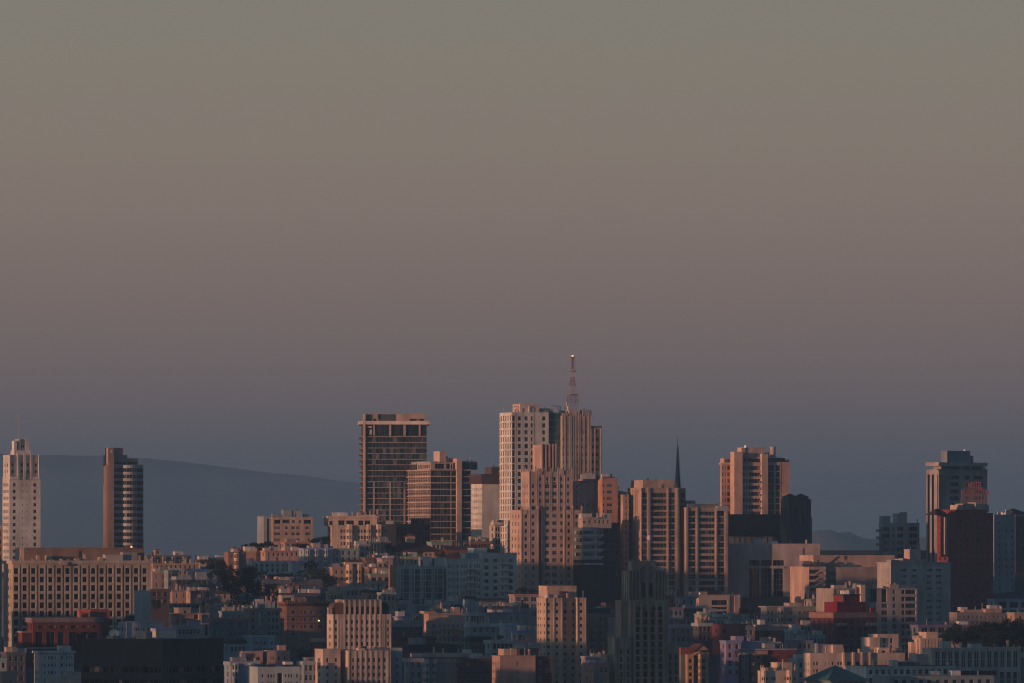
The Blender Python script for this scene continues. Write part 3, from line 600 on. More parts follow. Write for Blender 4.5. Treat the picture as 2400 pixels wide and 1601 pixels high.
mb = MB(); u = b.u(1813, 5); mb.bar((u, 6, b.z(1073, 5)), (u, 6, b.z(1047.5, 5)), 1.35, 14); mb.bar((u, 6, b.z(1049, 5)), (u, 6, b.z(1047, 5)), 1.5, 14); mb.obj('water_tank', wallm((.5, .39, .33)), b.e)
for i in range(6): b.bx('balcony', 1781, 1786, 1112 + 15.2 * i, 1117 + 15.2 * i, -1.0, .1, c=(.2, .17, .15))
b.bx('roof_light', 1746, 1748.5, 1044, 1050, 5, 5.5, m=emit((1, .75, .45), .7))
for x in (1762, 1773, 1782): b.pole('antenna', x, 1044, 1050, .2, 6)
b.done()

# --- plain auditorium slab with a big window wall
b = B('auditorium', 'plain slab-sided hall with one tall gridded window, partly pink in the sun', 'hall', 1704, 1708, 1922, 1275, 2883, (.42, .35, .33), d=30, yaw=10)
b.tier(1708, 1922, 1275, F=[([(1755, 1781), (1783, 1809), (1812, 1838)], [(1313, 1326)], 'darkband', .8), ([(1756, 1779), (1784, 1808), (1813, 1836)], [(1333, 1400)], 'darkband', 1.0), ([(1882, 1890)], [(1286, 1300)], 'recess', .4)])
for y in (1345, 1358, 1371, 1384): b.bx('window_bar', 1756, 1836, y - .4, y + .4, .3, .6, c=(.2, .2, .2))
b.bx('lintel', 1754, 1839, 1327, 1332, -.4, .06, c=(.4, .36, .34)); b.done()

# --- parking structure with zigzag stair
b = B('parking_garage', 'pale parking garage with a zigzag stair tower and blank pinkish walls', 'garage', 1875, 1896, 1936, 1328, 2840, (.55, .38, .3))
b.tier(1896, 1936, 1328, d=22, F=[([(1897, 1935)], rr(1340, 14, 5, 9), 'recess', 2.2)], roof=False)
for i in range(5):
    y = 1341 + 14 * i; mb = MB()
    for (xa, ya), (xb, yb) in (((1897, y + 4), (1910, y + 4)), ((1910, y + 4), (1922, y - 5)), ((1922, y - 5), (1935, y - 5))):
        A = (b.u(xa, -.2), b.z(ya)); Bp = (b.u(xb, -.2), b.z(yb))
        mb.q((A[0], -.2, A[1] - .9), (Bp[0], -.2, Bp[1] - .9), (Bp[0], -.2, Bp[1]), (A[0], -.2, A[1])); mb.q((Bp[0], .1, Bp[1] - .9), (A[0], .1, A[1] - .9), (A[0], .1, A[1]), (Bp[0], .1, Bp[1])); mb.q((A[0], -.2, A[1]), (Bp[0], -.2, Bp[1]), (Bp[0], .1, Bp[1]), (A[0], .1, A[1]))
    mb.obj('stair_flight', wallm((.58, .42, .34)), b.e)
b.tier(1936, 1962, 1330, y0=3.5, d=16, c=(.33, .28, .26), name='recessed_wall', F=[([(1938, 1961)], rr(1346, 16, 4, 9), 'recess', 1.2)])
b.tier(1962, 2060, 1330, y0=1, d=20, c=(.44, .31, .26), name='blank_wall')
b.tier(1906, 2097, 1302, 1330, y0=8, d=16, c=(.54, .37, .29), name='upper_deck', F=[([(1979, 1988)], [(1303, 1312)], 'recess', .8)])
mb = MB(); A = (b.u(1934, 7.7), b.z(1328, 8)); Bp = (b.u(1962, 7.7), b.z(1304, 8)); mb.bar((A[0], 7.7, A[1]), (Bp[0], 7.7, Bp[1]), .25, 4); mb.obj('stair_flight', wallm((.3, .22, .18)), b.e)
b.tier(1906, 1924, 1322, 1330, y0=1, d=8, c=(.3, .24, .22), name='ramp_wall', F=[((1883, 1902, 4, .7), [(1318, 1324)], 'dark')]); b.bx('plant_room', 1881, 1901, 1315, 1328, .6, 5, c=(.3, .26, .25)); b.bx('plant_room', 1881, 1924, 1322, 1326.5, -.3, .5, c=(.1, .09, .09))
b.done()

# --- the teal shaded cluster at the east end
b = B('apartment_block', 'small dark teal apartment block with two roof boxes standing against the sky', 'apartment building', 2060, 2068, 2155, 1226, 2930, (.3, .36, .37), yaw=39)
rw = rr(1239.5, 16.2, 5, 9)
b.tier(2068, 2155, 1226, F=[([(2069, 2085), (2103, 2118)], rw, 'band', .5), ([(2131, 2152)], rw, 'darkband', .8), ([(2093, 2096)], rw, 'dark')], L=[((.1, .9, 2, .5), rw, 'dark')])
b.tier(2068, 2087, 1210, 1226, y0=.3, d=2, name='roof_box', F=[([(2073, 2080)], [(1213, 1222)], 'recess', .3)]); b.tier(2103, 2126, 1204, 1226, y0=.5, d=3, name='roof_box'); b.bx('flue', 2117, 2125, 1200, 1205, 1.6, 4)
for i in range(4): b.bx('balcony', 2060, 2069, 1241 + 16.2 * i, 1247 + 16.2 * i, -.6, 1.5, c=(.2, .24, .25))
b.pole('antenna', 2150, 1216, 1228, .2, 3); b.done()

b = B('apartment_tower', 'tall tower with orange striped end wall and a flat slab crown behind the red sign', 'tower', 2171, 2200, 2314, 1101, 2930, (.3, .29, .28), yaw=39, frame=(.2, .2, .2))
fl = [1118 + 16.4 * i for i in range(13)]
b.tier(2200, 2314, 1101, F=[([(2226, 2249)], [(y - 4, y + 5) for y in fl], 'darkband', .6), ([(2261, 2272)], [(y - 4, y + 5) for y in fl], 'dark', .4), ([(2283, 2305)], [(y - 4, y + 5) for y in fl], 'darkband', .6), (cc(3, 2204, 2209.5, 2215), [(1112, 1320)], 'recess', .8)], L=[([(.1, .28), (.44, .62)], [(1112, 1330)], 'darkband', .6), ([(.88, .96)], [(1112, 1330)], 'recess', .6)], c=(.36, .32, .3))
mb = MB(); mb.box(-.12, .02, .15, b.d * .99, 0, b.z(1112)) ; 
b.tier(2206, 2304, 1092, 1101, y0=1.0, d=5, name='recessed_floor', c=(.3, .28, .27), F=[([(2206, 2250), (2258, 2272), (2280, 2300)], [(1093, 1100)], 'darkband', .3)])
b.cornice(1083.5, 1092, .2, 2200, 2313, name='crown_slab', c=(.42, .36, .33)); b.bx('terrace_rail', 2198, 2316, 1099.5, 1102, -.8, -.5, c=(.25, .24, .24))
b.tier(2220, 2274, 1057, 1085, y0=1, d=4, name='machine_room', c=(.24, .27, .28)); b.tier(2274, 2281, 1068, 1084, y0=5, d=.3, name='rail_frame', c=(.2, .2, .2), F=[([(2274.5, 2277), (2278, 2280.5)], [(1069, 1084)], 'recess', .2)])
b.bx('roof_light', 2260, 2261.6, 1053, 1055.5, 2, 2.3, m=emit((1, .9, .8), .7)); b.pole('light_post', 2261, 1054, 1058, .1, 2.1); b.bx('wall_light', 2257, 2258.5, 1072.5, 1074.5, 1.6, 1.95, m=emit((1, .95, .9), .8))
b.done()

b = B('hotel', 'dark red brick hotel with corner turret and a red lettered rooftop sign', 'hotel', 2196, 2222, 2328, 1203, 2850, (.24, .045, .045), yaw=37, frame=(.08, .04, .04))
rw = rr(1222, 14.6, 15, 7)
b.tier(2222, 2328, 1203, F=[((2232, 2322, 7, .3), rw, 'dark', .2)], L=[((.05, .95, 2, .35), rw, 'win', .2)])
b.tier(2237, 2312, 1195, 1203, y0=1.5, d=9, name='attic'); b.tier(2204, 2223, 1210, 1305, y0=-.4, d=.5, c=(.3, .1, .07), name='corner_panel', F=[([(2206, 2210)], rr(1222, 14.6, 6, 8), 'recess', .2)]); b.bx('stone_strip', 2214, 2219, 1212, 1300, -.9, -.35, c=(.6, .46, .36))
b.hip(2194, 2222, 1193, 1207, y0=.5, d=6, c=(.06, .03, .03), ridge=.3, name='turret_roof')
b.tier(2245, 2257, 1184, 1196, y0=3, d=5, c=(.6, .48, .38), name='roof_room'); b.tier(2257, 2288, 1181, 1196, y0=5, d=5, c=(.4, .33, .29), name='roof_room'); b.tier(2287, 2303, 1178, 1196, y0=4, d=5, c=(.6, .5, .38), name='roof_room'); b.tier(2302, 2318, 1184, 1200, y0=6, d=6, c=(.3, .33, .33), name='roof_room')
b.bx('ramp', 2242, 2256, 1188, 1195.5, 2.2, 3, c=(.6, .46, .36)); b.done()
# rooftop sign
Ys = 2858; t = empty('rooftop_sign', (PX(2285, Ys), Ys, PZ(1181, Ys)), R(10)); tag(t, 'red two line hotel sign on a steel rooftop scaffold', 'sign')
sc_ = K * Ys
def text_mesh(body, size, width, mat, name, parent, loc):
    cu = bpy.data.curves.new('letters', 'FONT'); cu.body = body; cu.size = size; cu.extrude = .12; cu.align_x = 'CENTER'; cu.resolution_u = 2; cu.offset = .035
    to = bpy.data.objects.new('letters', cu); C.objects.link(to); bpy.context.view_layer.update()
    me = bpy.data.meshes.new_from_object(to.evaluated_get(bpy.context.evaluated_depsgraph_get())); bpy.data.objects.remove(to); bpy.data.curves.remove(cu)
    xs = [v.co.x for v in me.vertices]; k = width / (max(xs) - min(xs))
    for v in me.vertices: v.co.x *= k
    me.materials.clear(); me.materials.append(mat); me.name = name
    o = bpy.data.objects.new(name, me); C.objects.link(o); o.parent = parent; o.location = loc; o.rotation_euler = (R(90), 0, 0); return o
LR = plain((.34, .12, .11), .6)
text_mesh('HOTEL', 16 * sc_ / .72, 35 * sc_, LR, 'lettering', t, (0, -.3, 36 * sc_))
text_mesh('HUNTINGTON', 12.5 * sc_ / .72, 66 * sc_, LR, 'lettering', t, (1 * sc_, -.3, 20.5 * sc_))
mb = MB()
for i in range(9):
    x = (-32 + 8 * i) * sc_; top = 50 if -3 <= (i - 4) <= 2 else 34
    mb.bar((x, 0, 0), (x, 0, top * sc_), .07, 4); mb.bar((x, 2.4, 0), (x, 0, 18 * sc_), .06, 3)
for i in range(8):
    x0, x1 = (-32 + 8 * i) * sc_, (-24 + 8 * i) * sc_
    for k in range(4): z = (2 + 4.4 * k) * sc_; mb.bar((x0, 0, z + 4 * sc_), (x1, 0, z), .08, 3)
for z in (1, 9, 19.5, 34.5, 50): mb.bar((-33 * sc_ if z < 40 else -22 * sc_, 0, z * sc_), (33 * sc_ if z < 40 else 19 * sc_, 0, z * sc_), .08, 4)
mb.obj('scaffold', plain((.33, .2, .17), .6), t)

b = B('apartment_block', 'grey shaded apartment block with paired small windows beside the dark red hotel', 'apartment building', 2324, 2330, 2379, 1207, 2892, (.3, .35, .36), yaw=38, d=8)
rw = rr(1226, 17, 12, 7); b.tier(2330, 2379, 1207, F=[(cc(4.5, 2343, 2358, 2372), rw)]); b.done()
b = B('apartment_block', 'brick and stone block with a dark conical cap next to the grey block', 'apartment building', 2376, 2380, 2440, 1207, 2940, (.17, .08, .07), yaw=38, d=8)
b.tier(2380, 2440, 1207, F=[(cc(6, 2395, 2412), rr(1226, 17, 12, 9))]); b.hip(2366, 2416, 1192, 1208, y0=.5, d=9, c=(.06, .04, .04), ridge=.12, name='turret_roof'); b.cornice(1206, 1210, .4, c=(.3, .32, .32)); b.done()

b = B('apartment_block', 'grey slab block with an orange lit end wall under a pink roof box', 'apartment building', 2056, 2088, 2228, 1319, 2770, (.4, .38, .37), yaw=38)
rw = rr(1336.5, 14.6, 9, 6)
b.tier(2088, 2228, 1319, F=[([(2112, 2125), (2137, 2149), (2172, 2185), (2194, 2207)], rw, 'win', .3)], L=[([(.78, .88)], rw, 'recess', .2)], c=(.46, .4, .36)); b.cornice(1318, 1320.4, .4)
b.tier(2116, 2170, 1311, 1319, y0=2, d=5, c=(.5, .35, .28), name='roof_storey'); b.tier(2132, 2158, 1288, 1311, y0=3, d=3.5, c=(.58, .42, .38), name='tank_house'); b.pole('antenna', 2134, 1282, 1290, .12, 5); b.pole('antenna', 2151, 1281, 1290, .12, 5)
b.done()
# ================================================================ lower slopes: larger blocks first
# --- brick block with round windows
b = B('brick_building', 'red brick building with a row of round windows under its grey cornice', 'brick building', 61, 77, 238, 1450, 2500, BRICK)
b.tier(77, 238, 1450, F=[([(83, 100), (109, 128), (136, 150), (162, 178), (188, 205), (214, 230)], [(1482, 1515)], 'darkband', .5)], L=[((.1, .9, 4, .45), [(1462, 1476)], 'recess', .4)])
b.cornice(1448, 1459, .6, c=(.3, .22, .2))
for x in (92, 117.5, 143, 169, 195, 220):
    u, z = b.u(x), b.z(1469.5); mb = MB(); n = 14; r = 5.2 * K * 2500
    ring = [(u + r * math.cos(a * 2 * math.pi / n), z + r * math.sin(a * 2 * math.pi / n)) for a in range(n)]; rin = [(u + .78 * (x_ - u), z + .78 * (z_ - z)) for x_, z_ in ring]
    for i in range(n): j = (i + 1) % n; mb.q((ring[i][0], -.14, ring[i][1]), (ring[j][0], -.14, ring[j][1]), (rin[j][0], -.14, rin[j][1]), (rin[i][0], -.14, rin[i][1])); mb.q((ring[i][0], .02, ring[i][1]), (ring[j][0], .02, ring[j][1]), (ring[j][0], -.14, ring[j][1]), (ring[i][0], -.14, ring[i][1]))
    mb.q(*[(p[0], -.05, p[1]) for p in rin], m=1); mb.obj('round_window', [wallm((.2, .06, .045)), glassm('dark')], b.e)
for x in (105, 130, 156, 182, 207): b.bx('stone_boss', x - 1.2, x + 1.2, 1468, 1471, -.2, .05, c=(.5, .42, .38))
b.tier(52, 77, 1481, y0=1.5, d=8, name='side_wing', F=[((53, 76, 4, .4), [(1486, 1510)], 'recess', .4)], c=(.22, .08, .06)); b.cornice(1479.5, 1483, .4, 52, 77, c=(.5, .33, .27), d=8, y0=1.5)
b.tier(213, 257, 1430, y0=12, d=18, name='brick_tower', c=(.3, .085, .06)); b.tier(186, 192, 1433, y0=9, d=3, name='chimney', c=(.4, .13, .08)); b.done()
b = B('wall_block', 'tall blank pale block without windows at the end of the office grid', 'building', 312, 318, 353, 1385, 2470, (.5, .5, .47), d=4, yaw=12); b.tier(318, 353, 1385); b.tier(304, 318, 1440, y0=3, d=6, name='stair_wall'); b.done()
b = B('apartment_house', 'white corner apartment house with rows of small windows below the round window brick building', 'apartment house', 80, 92, 173, 1528, 2203, (.5, .54, .54))
b.tier(92, 173, 1528, F=[([(103, 106), (113, 117), (120, 125), (128, 131), (142, 148), (154, 157), (161, 164), (167, 170)], rr(1542, 17.5, 4, 8))], L=[((.05, .95, 3, .35), rr(1542, 17.5, 4, 8))]); b.cornice(1526, 1531, .6); b.cornice(1551, 1553, .25)
b.tier(145, 166, 1515, 1528, y0=2, d=6, name='roof_room'); b.cornice(1518, 1520, .3, 66, 145, d=1, y0=3, name='rail'); b.done()
b = B('office_tower', 'black slab tower with wide recessed window bands and a bare crown', 'office building', 185, 190, 381, 1498, 1900, (.03, .031, .035), yaw=-32, d=30)
b.tier(190, 381, 1498, F=[([(195, 238), (242, 285), (288, 332), (335, 377)], [(1562, 1575), (1592, 1606), (1622, 1636)], 'darkband', 1.0)], Rt=[((.03, .97, 4, .9), [(1562, 1575), (1592, 1606)], 'darkband', 1.0)], m=wallm((.036, .036, .04), .6)); b.cornice(1497, 1499.3, .1, c=(.05, .05, .055))
for x in (215, 300, 350): b.bx('roof_rail', x - 12, x + 16, 1496.2, 1497, 4, 4.1, c=(.1, .1, .1))
b.done()
t = empty('satellite_dish', (PX(268, 1915), 1915, PZ(1499, 1915)), R(-25)); tag(t, 'big white satellite dish on the roof of the black slab tower', 'satellite dish')
r = 14.2 * K * 1915; mb = MB(); rings = [(0, 0), (.4, .05), (.75, .17), (1, .32)]; n = 20; cz = 13 * K * 1915
for (a, da), (c_, dc) in zip(rings, rings[1:]):
    for i in range(n):
        p = lambda q, dd, k: (r * q * math.cos(2 * math.pi * k / n), -r * dd + .35, cz + r * .66 * q * math.sin(2 * math.pi * k / n) + r * dd * .4)
        mb.q(p(a, da, i), p(c_, dc, i), p(c_, dc, i + 1), p(a, da, i + 1))
mb.obj('reflector', plain((.62, .64, .64), .5), t)
mb = MB(); mb.bar((0, .6, -1), (0, .3, cz), .25, 6); mb.bar((-.9, 1.2, -1), (0, .5, cz * .7), .12, 5); mb.bar((.9, 1.2, -1), (0, .5, cz * .7), .12, 5); mb.obj('mount', plain((.3, .3, .3)), t)
mb = MB(); mb.bar((0, .2, cz), (0, -1.1, cz + .35), .05, 4); mb.bar((0, -1.1, cz + .35), (0, -1.3, cz + .4), .14, 6); mb.obj('feed_horn', plain((.4, .4, .4)), t)

b = B('apartment_house', 'cream flat-roofed house with chimneys and a roof room below the white corner house', 'apartment house', 108, 122, 195, 1593, 2150, CREAM); b.tier(122, 195, 1593); b.tier(158, 192, 1577, 1593, y0=2, d=5, name='roof_room'); b.bx('chimney', 146, 150, 1579, 1594, 1, 2); b.bx('chimney', 141, 143.5, 1585, 1594, 1, 2); b.tier(152, 160, 1586, 1593, y0=1.5, d=3, name='roof_room'); b.pole('vent_pipe', 175, 1570, 1578, .15, 3); b.done()
b = B('house', 'plain tan block at the corner under the long office grid', 'house', -14, -10, 40, 1575, 2160, TAN); b.tier(-10, 40, 1575, F=[([(24, 28)], [(1598, 1603)])]); b.done()
H('low pale green house behind the plain tan corner block', -12, -10, 15, 1545, 2210, (.4, .46, .42), n=2, rows=2, cl=0).done()
H('dim dark house with a flat roof between the tan block and the brick building', 14, 16, 60, 1530, 2260, (.12, .12, .13), n=3, rows=3, cl=1).done()
H('orange lit block peeking out beside the pale art deco tower', -20, -15, 7, 1242, 2985, ORANGE, n=2, rows=4, cl=0, name='apartment_block', cat='apartment building').done()
H('small teal house squeezed beside the end wall of the long office grid', -20, -14, 9, 1352, 2640, (.32, .38, .4), n=2, rows=6, cl=1, step=17).done()
b = B('apartment_house', 'round-cornered pale apartment house behind the satellite dish', 'apartment house', 283, 290, 384, 1458, 2330, (.46, .49, .5)); b.tier(296, 384, 1458, F=[([(313.5, 316), (317.5, 322), (323.5, 326.5), (336, 339), (347, 353), (360, 363), (365, 368)], rr(1475, 17, 4, 8))])
b.poly([(b.u(284), 4), (b.u(286), 1.2), (b.u(290), -.3), (b.u(296), -.6), (b.u(299), .03)], 1458, None, F=[([(.3, .7)], rr(1475, 17, 4, 8), 'win', .15)], name='round_corner'); b.cornice(1456.5, 1459, .4, 294, 384); b.bx('roof_garden', 300, 316, 1443, 1458, 3, 6, c=(.03, .045, .03)); b.done()
H('boxy pale grey-green house in front of the pink roof house', 366, 368, 412, 1475, 2290, (.5, .5, .44), n=0, rows=0, cl=0, step=16).done()

# ---------------- left hillside
HL = lambda *a, **k: H(*a, **k).done()
HL('row house with four pale bay windows and a chimney turret on the hill crest', 342, 346, 446, 1303, 2910, (.3, .27, .25), n=0, rows=2, bays=((352, 367), (377, 392), (399, 413), (424, 441)), cl=1, corn=(.2, .17, .16), step=15, name='row_house')
b = B('chimney_turret', 'square open turret rising behind the bay window row', 'turret', 362, 364, 376, 1289, 2925, TAN, d=3); b.tier(364, 376, 1289, F=[([(367, 373)], [(1292, 1297)], 'dark', .6)]); b.cornice(1287, 1289.4, .3, c=BROWN); b.done()
HL('long pinkish house with narrow lit chimneys under the bay window row', 356, 359, 466, 1322, 2870, (.5, .34, .28), n=9, rows=2, cl=4, step=12, ww=.8)
HL('long cream house with a flat dark eave beside the utility poles', 466, 468, 530, 1313, 2890, CREAM, n=5, rows=2, cl=2, corn=(.06, .05, .05), step=11, st='band', wh=1.0, ww=3)
HL('white gabled cottage roof among the dark trees', 440, 446, 492, 1343, 2815, (.5, .54, .56), n=4, rows=1, roof='side', roofc=(.4, .44, .46), peak=10, cl=0)
HL('tan house with a blank sunny side below the long pinkish house', 353, 357, 392, 1341, 2830, (.5, .38, .31), n=2, rows=3, cl=1, ww=.7)
HL('dim teal house next to the tan blank-sided house', 391, 394, 418, 1338, 2822, (.34, .38, .38), n=3, rows=4, cl=1)
HL('dark low house with a long pale eave under the white cottage roof', 410, 414, 515, 1353, 2780, (.08, .07, .07), n=8, rows=2, cl=3, corn=(.4, .4, .4))
b = B('house', 'turreted house with a bright orange corner bay on the crest', 'house', 531, 535, 576, 1292, 2850, (.33, .2, .15), d=6)
b.tier(535, 576, 1294, F=[([(541, 546)], [(1300, 1307), (1320, 1328)]), ([(552, 556)], [(1330, 1338)])])
b.bay(548, 560, 1296, 1350, p=1.4, rows=[(1299, 1308), (1315, 1325), (1333, 1342)], c=(.62, .46, .34)); b.gable(556, 576, 1284, 1300, y0=-.4, d=10, c=(.16, .11, .1)); b.tier(547, 558, 1286, 1294, y0=1, d=4, c=CREAM, name='turret'); b.hip(546, 559, 1281, 1286.5, y0=1, d=4, c=(.2, .12, .1), ridge=.1, over=.2, name='turret_roof'); b.done()
HL('plain pinkish wall house just behind the turreted house', 570, 574, 599, 1293, 2905, PINK, n=0, rows=0, cl=1)
HL('salmon row house with small dark windows on the crest below the flat-topped apartment block', 618, 622, 704, 1292, 2900, PINK, n=7, rows=1, cl=3, step=12, ww=.9, wh=1.4)
HL('brown-roofed low house between the two pinkish crest houses', 598, 600, 640, 1289, 2930, BROWN, n=3, rows=2, roof='side', peak=6, cl=1)
HL('wide white house in shade with a porch and dark doors', 584, 590, 713, 1316, 2835, (.48, .54, .56), n=9, rows=2, cl=2, corn=(.5, .55, .57), step=13)
HL('blank white annexe joined to the wide shaded white house', 682, 686, 713, 1317, 2828, (.44, .5, .54), n=0, rows=0, cl=0)
b = B('apartment_block', 'flat-topped apartment block with two square tanks on its roof', 'apartment building', 617, 639, 733, 1213, 2960, (.52, .37, .29), yaw=14)
b.tier(639, 733, 1213, F=[([(643, 658), (712, 730)], rr(1223, 14.3, 1, 9), 'darkband', .8), ([(662, 680)], [(1218, 1226)], 'darkband', .8), ([(643, 657), (668, 675), (683, 691.5), (694.5, 703), (716, 727)], rr(1237, 14.3, 4, 6.5), 'win'), ([(684, 692), (701, 706)], rr(1222.5, 14.3, 1, 7))])
b.tier(618, 640, 1211, y0=2.5, d=14, c=(.3, .34, .35), name='stair_tower', F=[([(626, 631)], [(1216, 1300)], 'dark', .3)])  # set-back end of the block, its shade put into the grey
for x0, x1, t in ((664, 682, 1192.5), (689, 708, 1194)):
    b.tier(x0, x1, t + 3, 1213, y0=3, d=4, c=(.28, .33, .34), name='roof_tank'); b.hip(x0, x1, t, t + 3.2, y0=3, d=4, c=(.2, .24, .25), ridge=.3, over=.15, name='tank_cover')
b.cornice(1212, 1216, .3, 639, 733); b.pole('antenna', 725, 1205, 1214, .12, 3); b.done()
HL('low sunlit annexe with twin white flues under the flat-topped apartment block', 665, 668, 728, 1272, 2925, (.5, .36, .29), n=5, rows=1, cl=3, step=10)
HL('pale teal row house with tall bays on the shaded slope', 700, 712, 780, 1286, 2850, (.42, .5, .5), n=0, rows=4, bays=((716, 728), (735, 748), (758, 770)), cl=2, step=14, name='row_house')
HL('smooth teal row house with few windows beside the tall bay row house', 778, 781, 842, 1287, 2855, (.36, .42, .43), n=4, rows=3, cl=2, step=15, name='row_house')
HL('grey mauve row house with a skewed parapet on the shaded slope', 838, 842, 868, 1276, 2870, (.34, .3, .31), n=2, rows=4, cl=1, step=15, name='row_house')
HL('dark teal glazed house between the mauve row house and the red hip roof', 866, 868, 892, 1272, 2893, (.12, .17, .18), n=3, rows=4, cl=1, st='teal', step=12)
HL('grey chimney house tight against the trees of the red hip roof', 890, 894, 915, 1270, 2896, (.3, .32, .32), n=1, rows=3, cl=1)
# ornate cream apartments
b = B('apartment_house', 'ornate cream apartment house with rounded bays and a set back glazed attic', 'apartment house', 768, 778, 928, 1232, 2965, (.6, .46, .36), yaw=10)
rw = rr(1245, 14.6, 4, 8)
b.tier(778, 928, 1232, F=[([(798, 803), (805, 810), (839, 844), (846, 851), (853, 858), (902, 906), (908, 912), (914, 917)], rw)], L=[((.1, .9, 2, .35), rw)])
for x0, x1 in ((812, 829), (858, 872), (880, 897)): b.bay(x0, x1, 1229, 1290, p=1.6, rows=rw)
b.tier(770, 884, 1212, 1232, y0=4, d=14, name='attic', F=[([(793, 808), (812, 830), (840, 852), (855, 868)], [(1220, 1231)], 'darkband', .6), ([(772, 780)], [(1221, 1231)], 'win')]); b.cornice(1209.5, 1213, .5, 770, 884, d=14, y0=4)
b.tier(839, 880, 1207, 1212, y0=5, d=8, name='parapet'); b.cornice(1231, 1234, .4); b.tier(902, 922, 1221, 1232, y0=6, d=6, name='roof_room')
b.clutter(775, 900, 1208, 6, y=6); b.done()
b = B('apartment_block', 'low black glass block at the foot of the glass towers', 'building', 924, 928, 973, 1229, 2955, (.02, .022, .026), d=14); b.tier(928, 973, 1229, F=[((929, 972, 5, .85), rr(1240, 12, 4, 9), 'darkband', .2)]); b.done()
H('dim blue glass annexe against the window grid of the zigzag canopy block', 970, 974, 1009, 1216, 2985, (.05, .06, .075), n=5, rows=5, cl=0, st='dark', step=13, ww=1.6, wh=2, name='apartment_block', cat='building').done()
b = B('villa', 'villa with a big dark red hip roof and a lit square cupola', 'house', 908, 915, 1028, 1293, 2900, TAN, d=22, yaw=10)
b.tier(915, 1028, 1293, F=[((918, 1026, 10, .4), [(1297, 1303)])]); b.hip(908, 1034, 1270, 1293, y0=0, d=20, c=(.09, .04, .035), ridge=.3, over=1.0); b.tier(954, 972, 1258, 1272, y0=8, d=4, c=(.56, .42, .33), name='cupola', F=[([(958, 962), (964, 969)], [(1261, 1266)], 'recess', .4)]); b.hip(950, 976, 1251, 1259, y0=8, d=4, c=(.2, .07, .05), ridge=.05, over=.4, name='cupola_roof'); b.pole('antenna', 999, 1276, 1294, .08, 5); b.done()
HL('low pale podium house under the zigzag canopy block', 1008, 1012, 1060, 1271, 2935, (.36, .38, .39), n=5, rows=2, cl=1)
HL('reddish low roofed house with a band of brick beside the cream block', 1098, 1104, 1150, 1270, 2925, (.22, .1, .075), n=6, rows=2, cl=3, corn=(.36, .2, .15))
HL('brick and glass terrace house with a dark slate roof and autumn planting', 1034, 1046, 1105, 1288, 2890, (.3, .11, .075), n=5, rows=1, roof='side', peak=9, roofc=(.09, .065, .06), cl=2)

# crenellated pink houses and their neighbours
b = B('row_house', 'crenellated cream and pink row house with two corner bays on the sunny slope', 'row house', 762, 779, 851, 1330, 2752, (.56, .38, .29))
rw = rr(1341, 15, 4, 8); b.tier(779, 851, 1331, F=[([(786, 791), (799, 804)], rw)], L=[((.1, .9, 2, .2), rw)]); b.cornice(1329, 1332, .35)
for x0, x1 in ((810, 828), (833, 848)): b.bay(x0, x1, 1319, 1375, p=1.8, rows=rw, c=(.64, .5, .36)); b.cornice(1318, 1322, .4, x0, x1, c=(.66, .5, .34), d=1.2, y0=-1.5)
for i in range(6): b.bx('merlon', 807 + i * 3, 808.6 + i * 3, 1320, 1326, -.3, .1, c=(.66, .5, .34))
b.bx('wall_lamp', 794.5, 797.5, 1372, 1377, -1.2, -.8, m=emit((1, .5, .15), 4)); b.bx('lamp_arm', 795.5, 796.5, 1371, 1372.5, -1.1, .05, m=plain((.1, .1, .1))); b.clutter(765, 840, 1329, 4); b.hip(812, 852, 1312, 1320, y0=2, d=8, c=(.13, .07, .06), ridge=.6); b.done()  # glowing spot added for a sun glint; its arm is made up
HL('brown shingled house wedged between the crenellated row house and the orange end wall', 861, 864, 905, 1330, 2750, (.3, .2, .16), n=4, rows=3, cl=4, step=15)
HL('pinkish stepped house with one wide window under the rooftop pipes', 864, 868, 916, 1346, 2740, (.48, .36, .3), n=3, rows=2, cl=2, ww=2.4, wh=1.6)
HL('sunny cream chimney house above the orange end wall', 893, 896, 921, 1309, 2830, (.56, .42, .33), n=1, rows=1, cl=1)
HL('cream house with tall pipes and a bright door glint on the sunny slope', 936, 940, 980, 1306, 2850, (.58, .44, .34), n=4, rows=2, cl=5)
HL('brown rooftop house with vents behind the crenellated row house', 855, 858, 905, 1308, 2840, (.28, .2, .17), n=3, rows=2, cl=5, corn=BROWN)
b = B('office_building', 'shaded glass grid building with an orange end wall', 'office building', 914, 931, 1046, 1327, 2712, (.3, .36, .38), yaw=12, d=12)
rw = [(1334 + 14 * i, 1346.5 + 14 * i) for i in range(6)]
b.tier(931, 1046, 1327, F=[([(941, 944.5), (946.5, 958.5), (967, 970.5), (972.5, 985), (993, 996.5), (998.5, 1011.5), (1020, 1024), (1025.5, 1038)], rw, 'tealband', .25), ([(1041, 1045)], [(1334, 1410)], 'dark', .5)]); b.tier(914, 930.5, 1325, y0=2.5, d=3, c=(.5, .25, .16), name='end_wall', F=[([(928, 929.8)], [(1332, 1400)], 'recess', .3)])
for x in (945.3, 959.5, 971.5, 986, 997.5, 1012.5, 1024.8, 1039): b.bx('mullion', x - .4, x + .4, 1330, 1410, -.25, .06, c=(.5, .55, .57))
for y in (1347.3, 1361.3, 1375.3, 1389.3): b.bx('spandrel_bar', 941, 1039, y - .5, y + .5, -.15, .06, c=(.36, .42, .44))
b.tier(991, 1012, 1306, 1327, y0=3, d=8, c=(.4, .46, .46), name='roof_room'); b.tier(1012, 1046, 1308, 1327, y0=2.4, d=7, c=(.36, .42, .43), name='roof_room', F=[([(1013, 1018)], [(1310, 1326)], 'dark')]); b.done()
b = B('apartment_house', 'white shaded apartment house with groups of slim windows in five rows', 'apartment house', 1043, 1046, 1130, 1311, 2716, (.52, .5, .46), d=20)
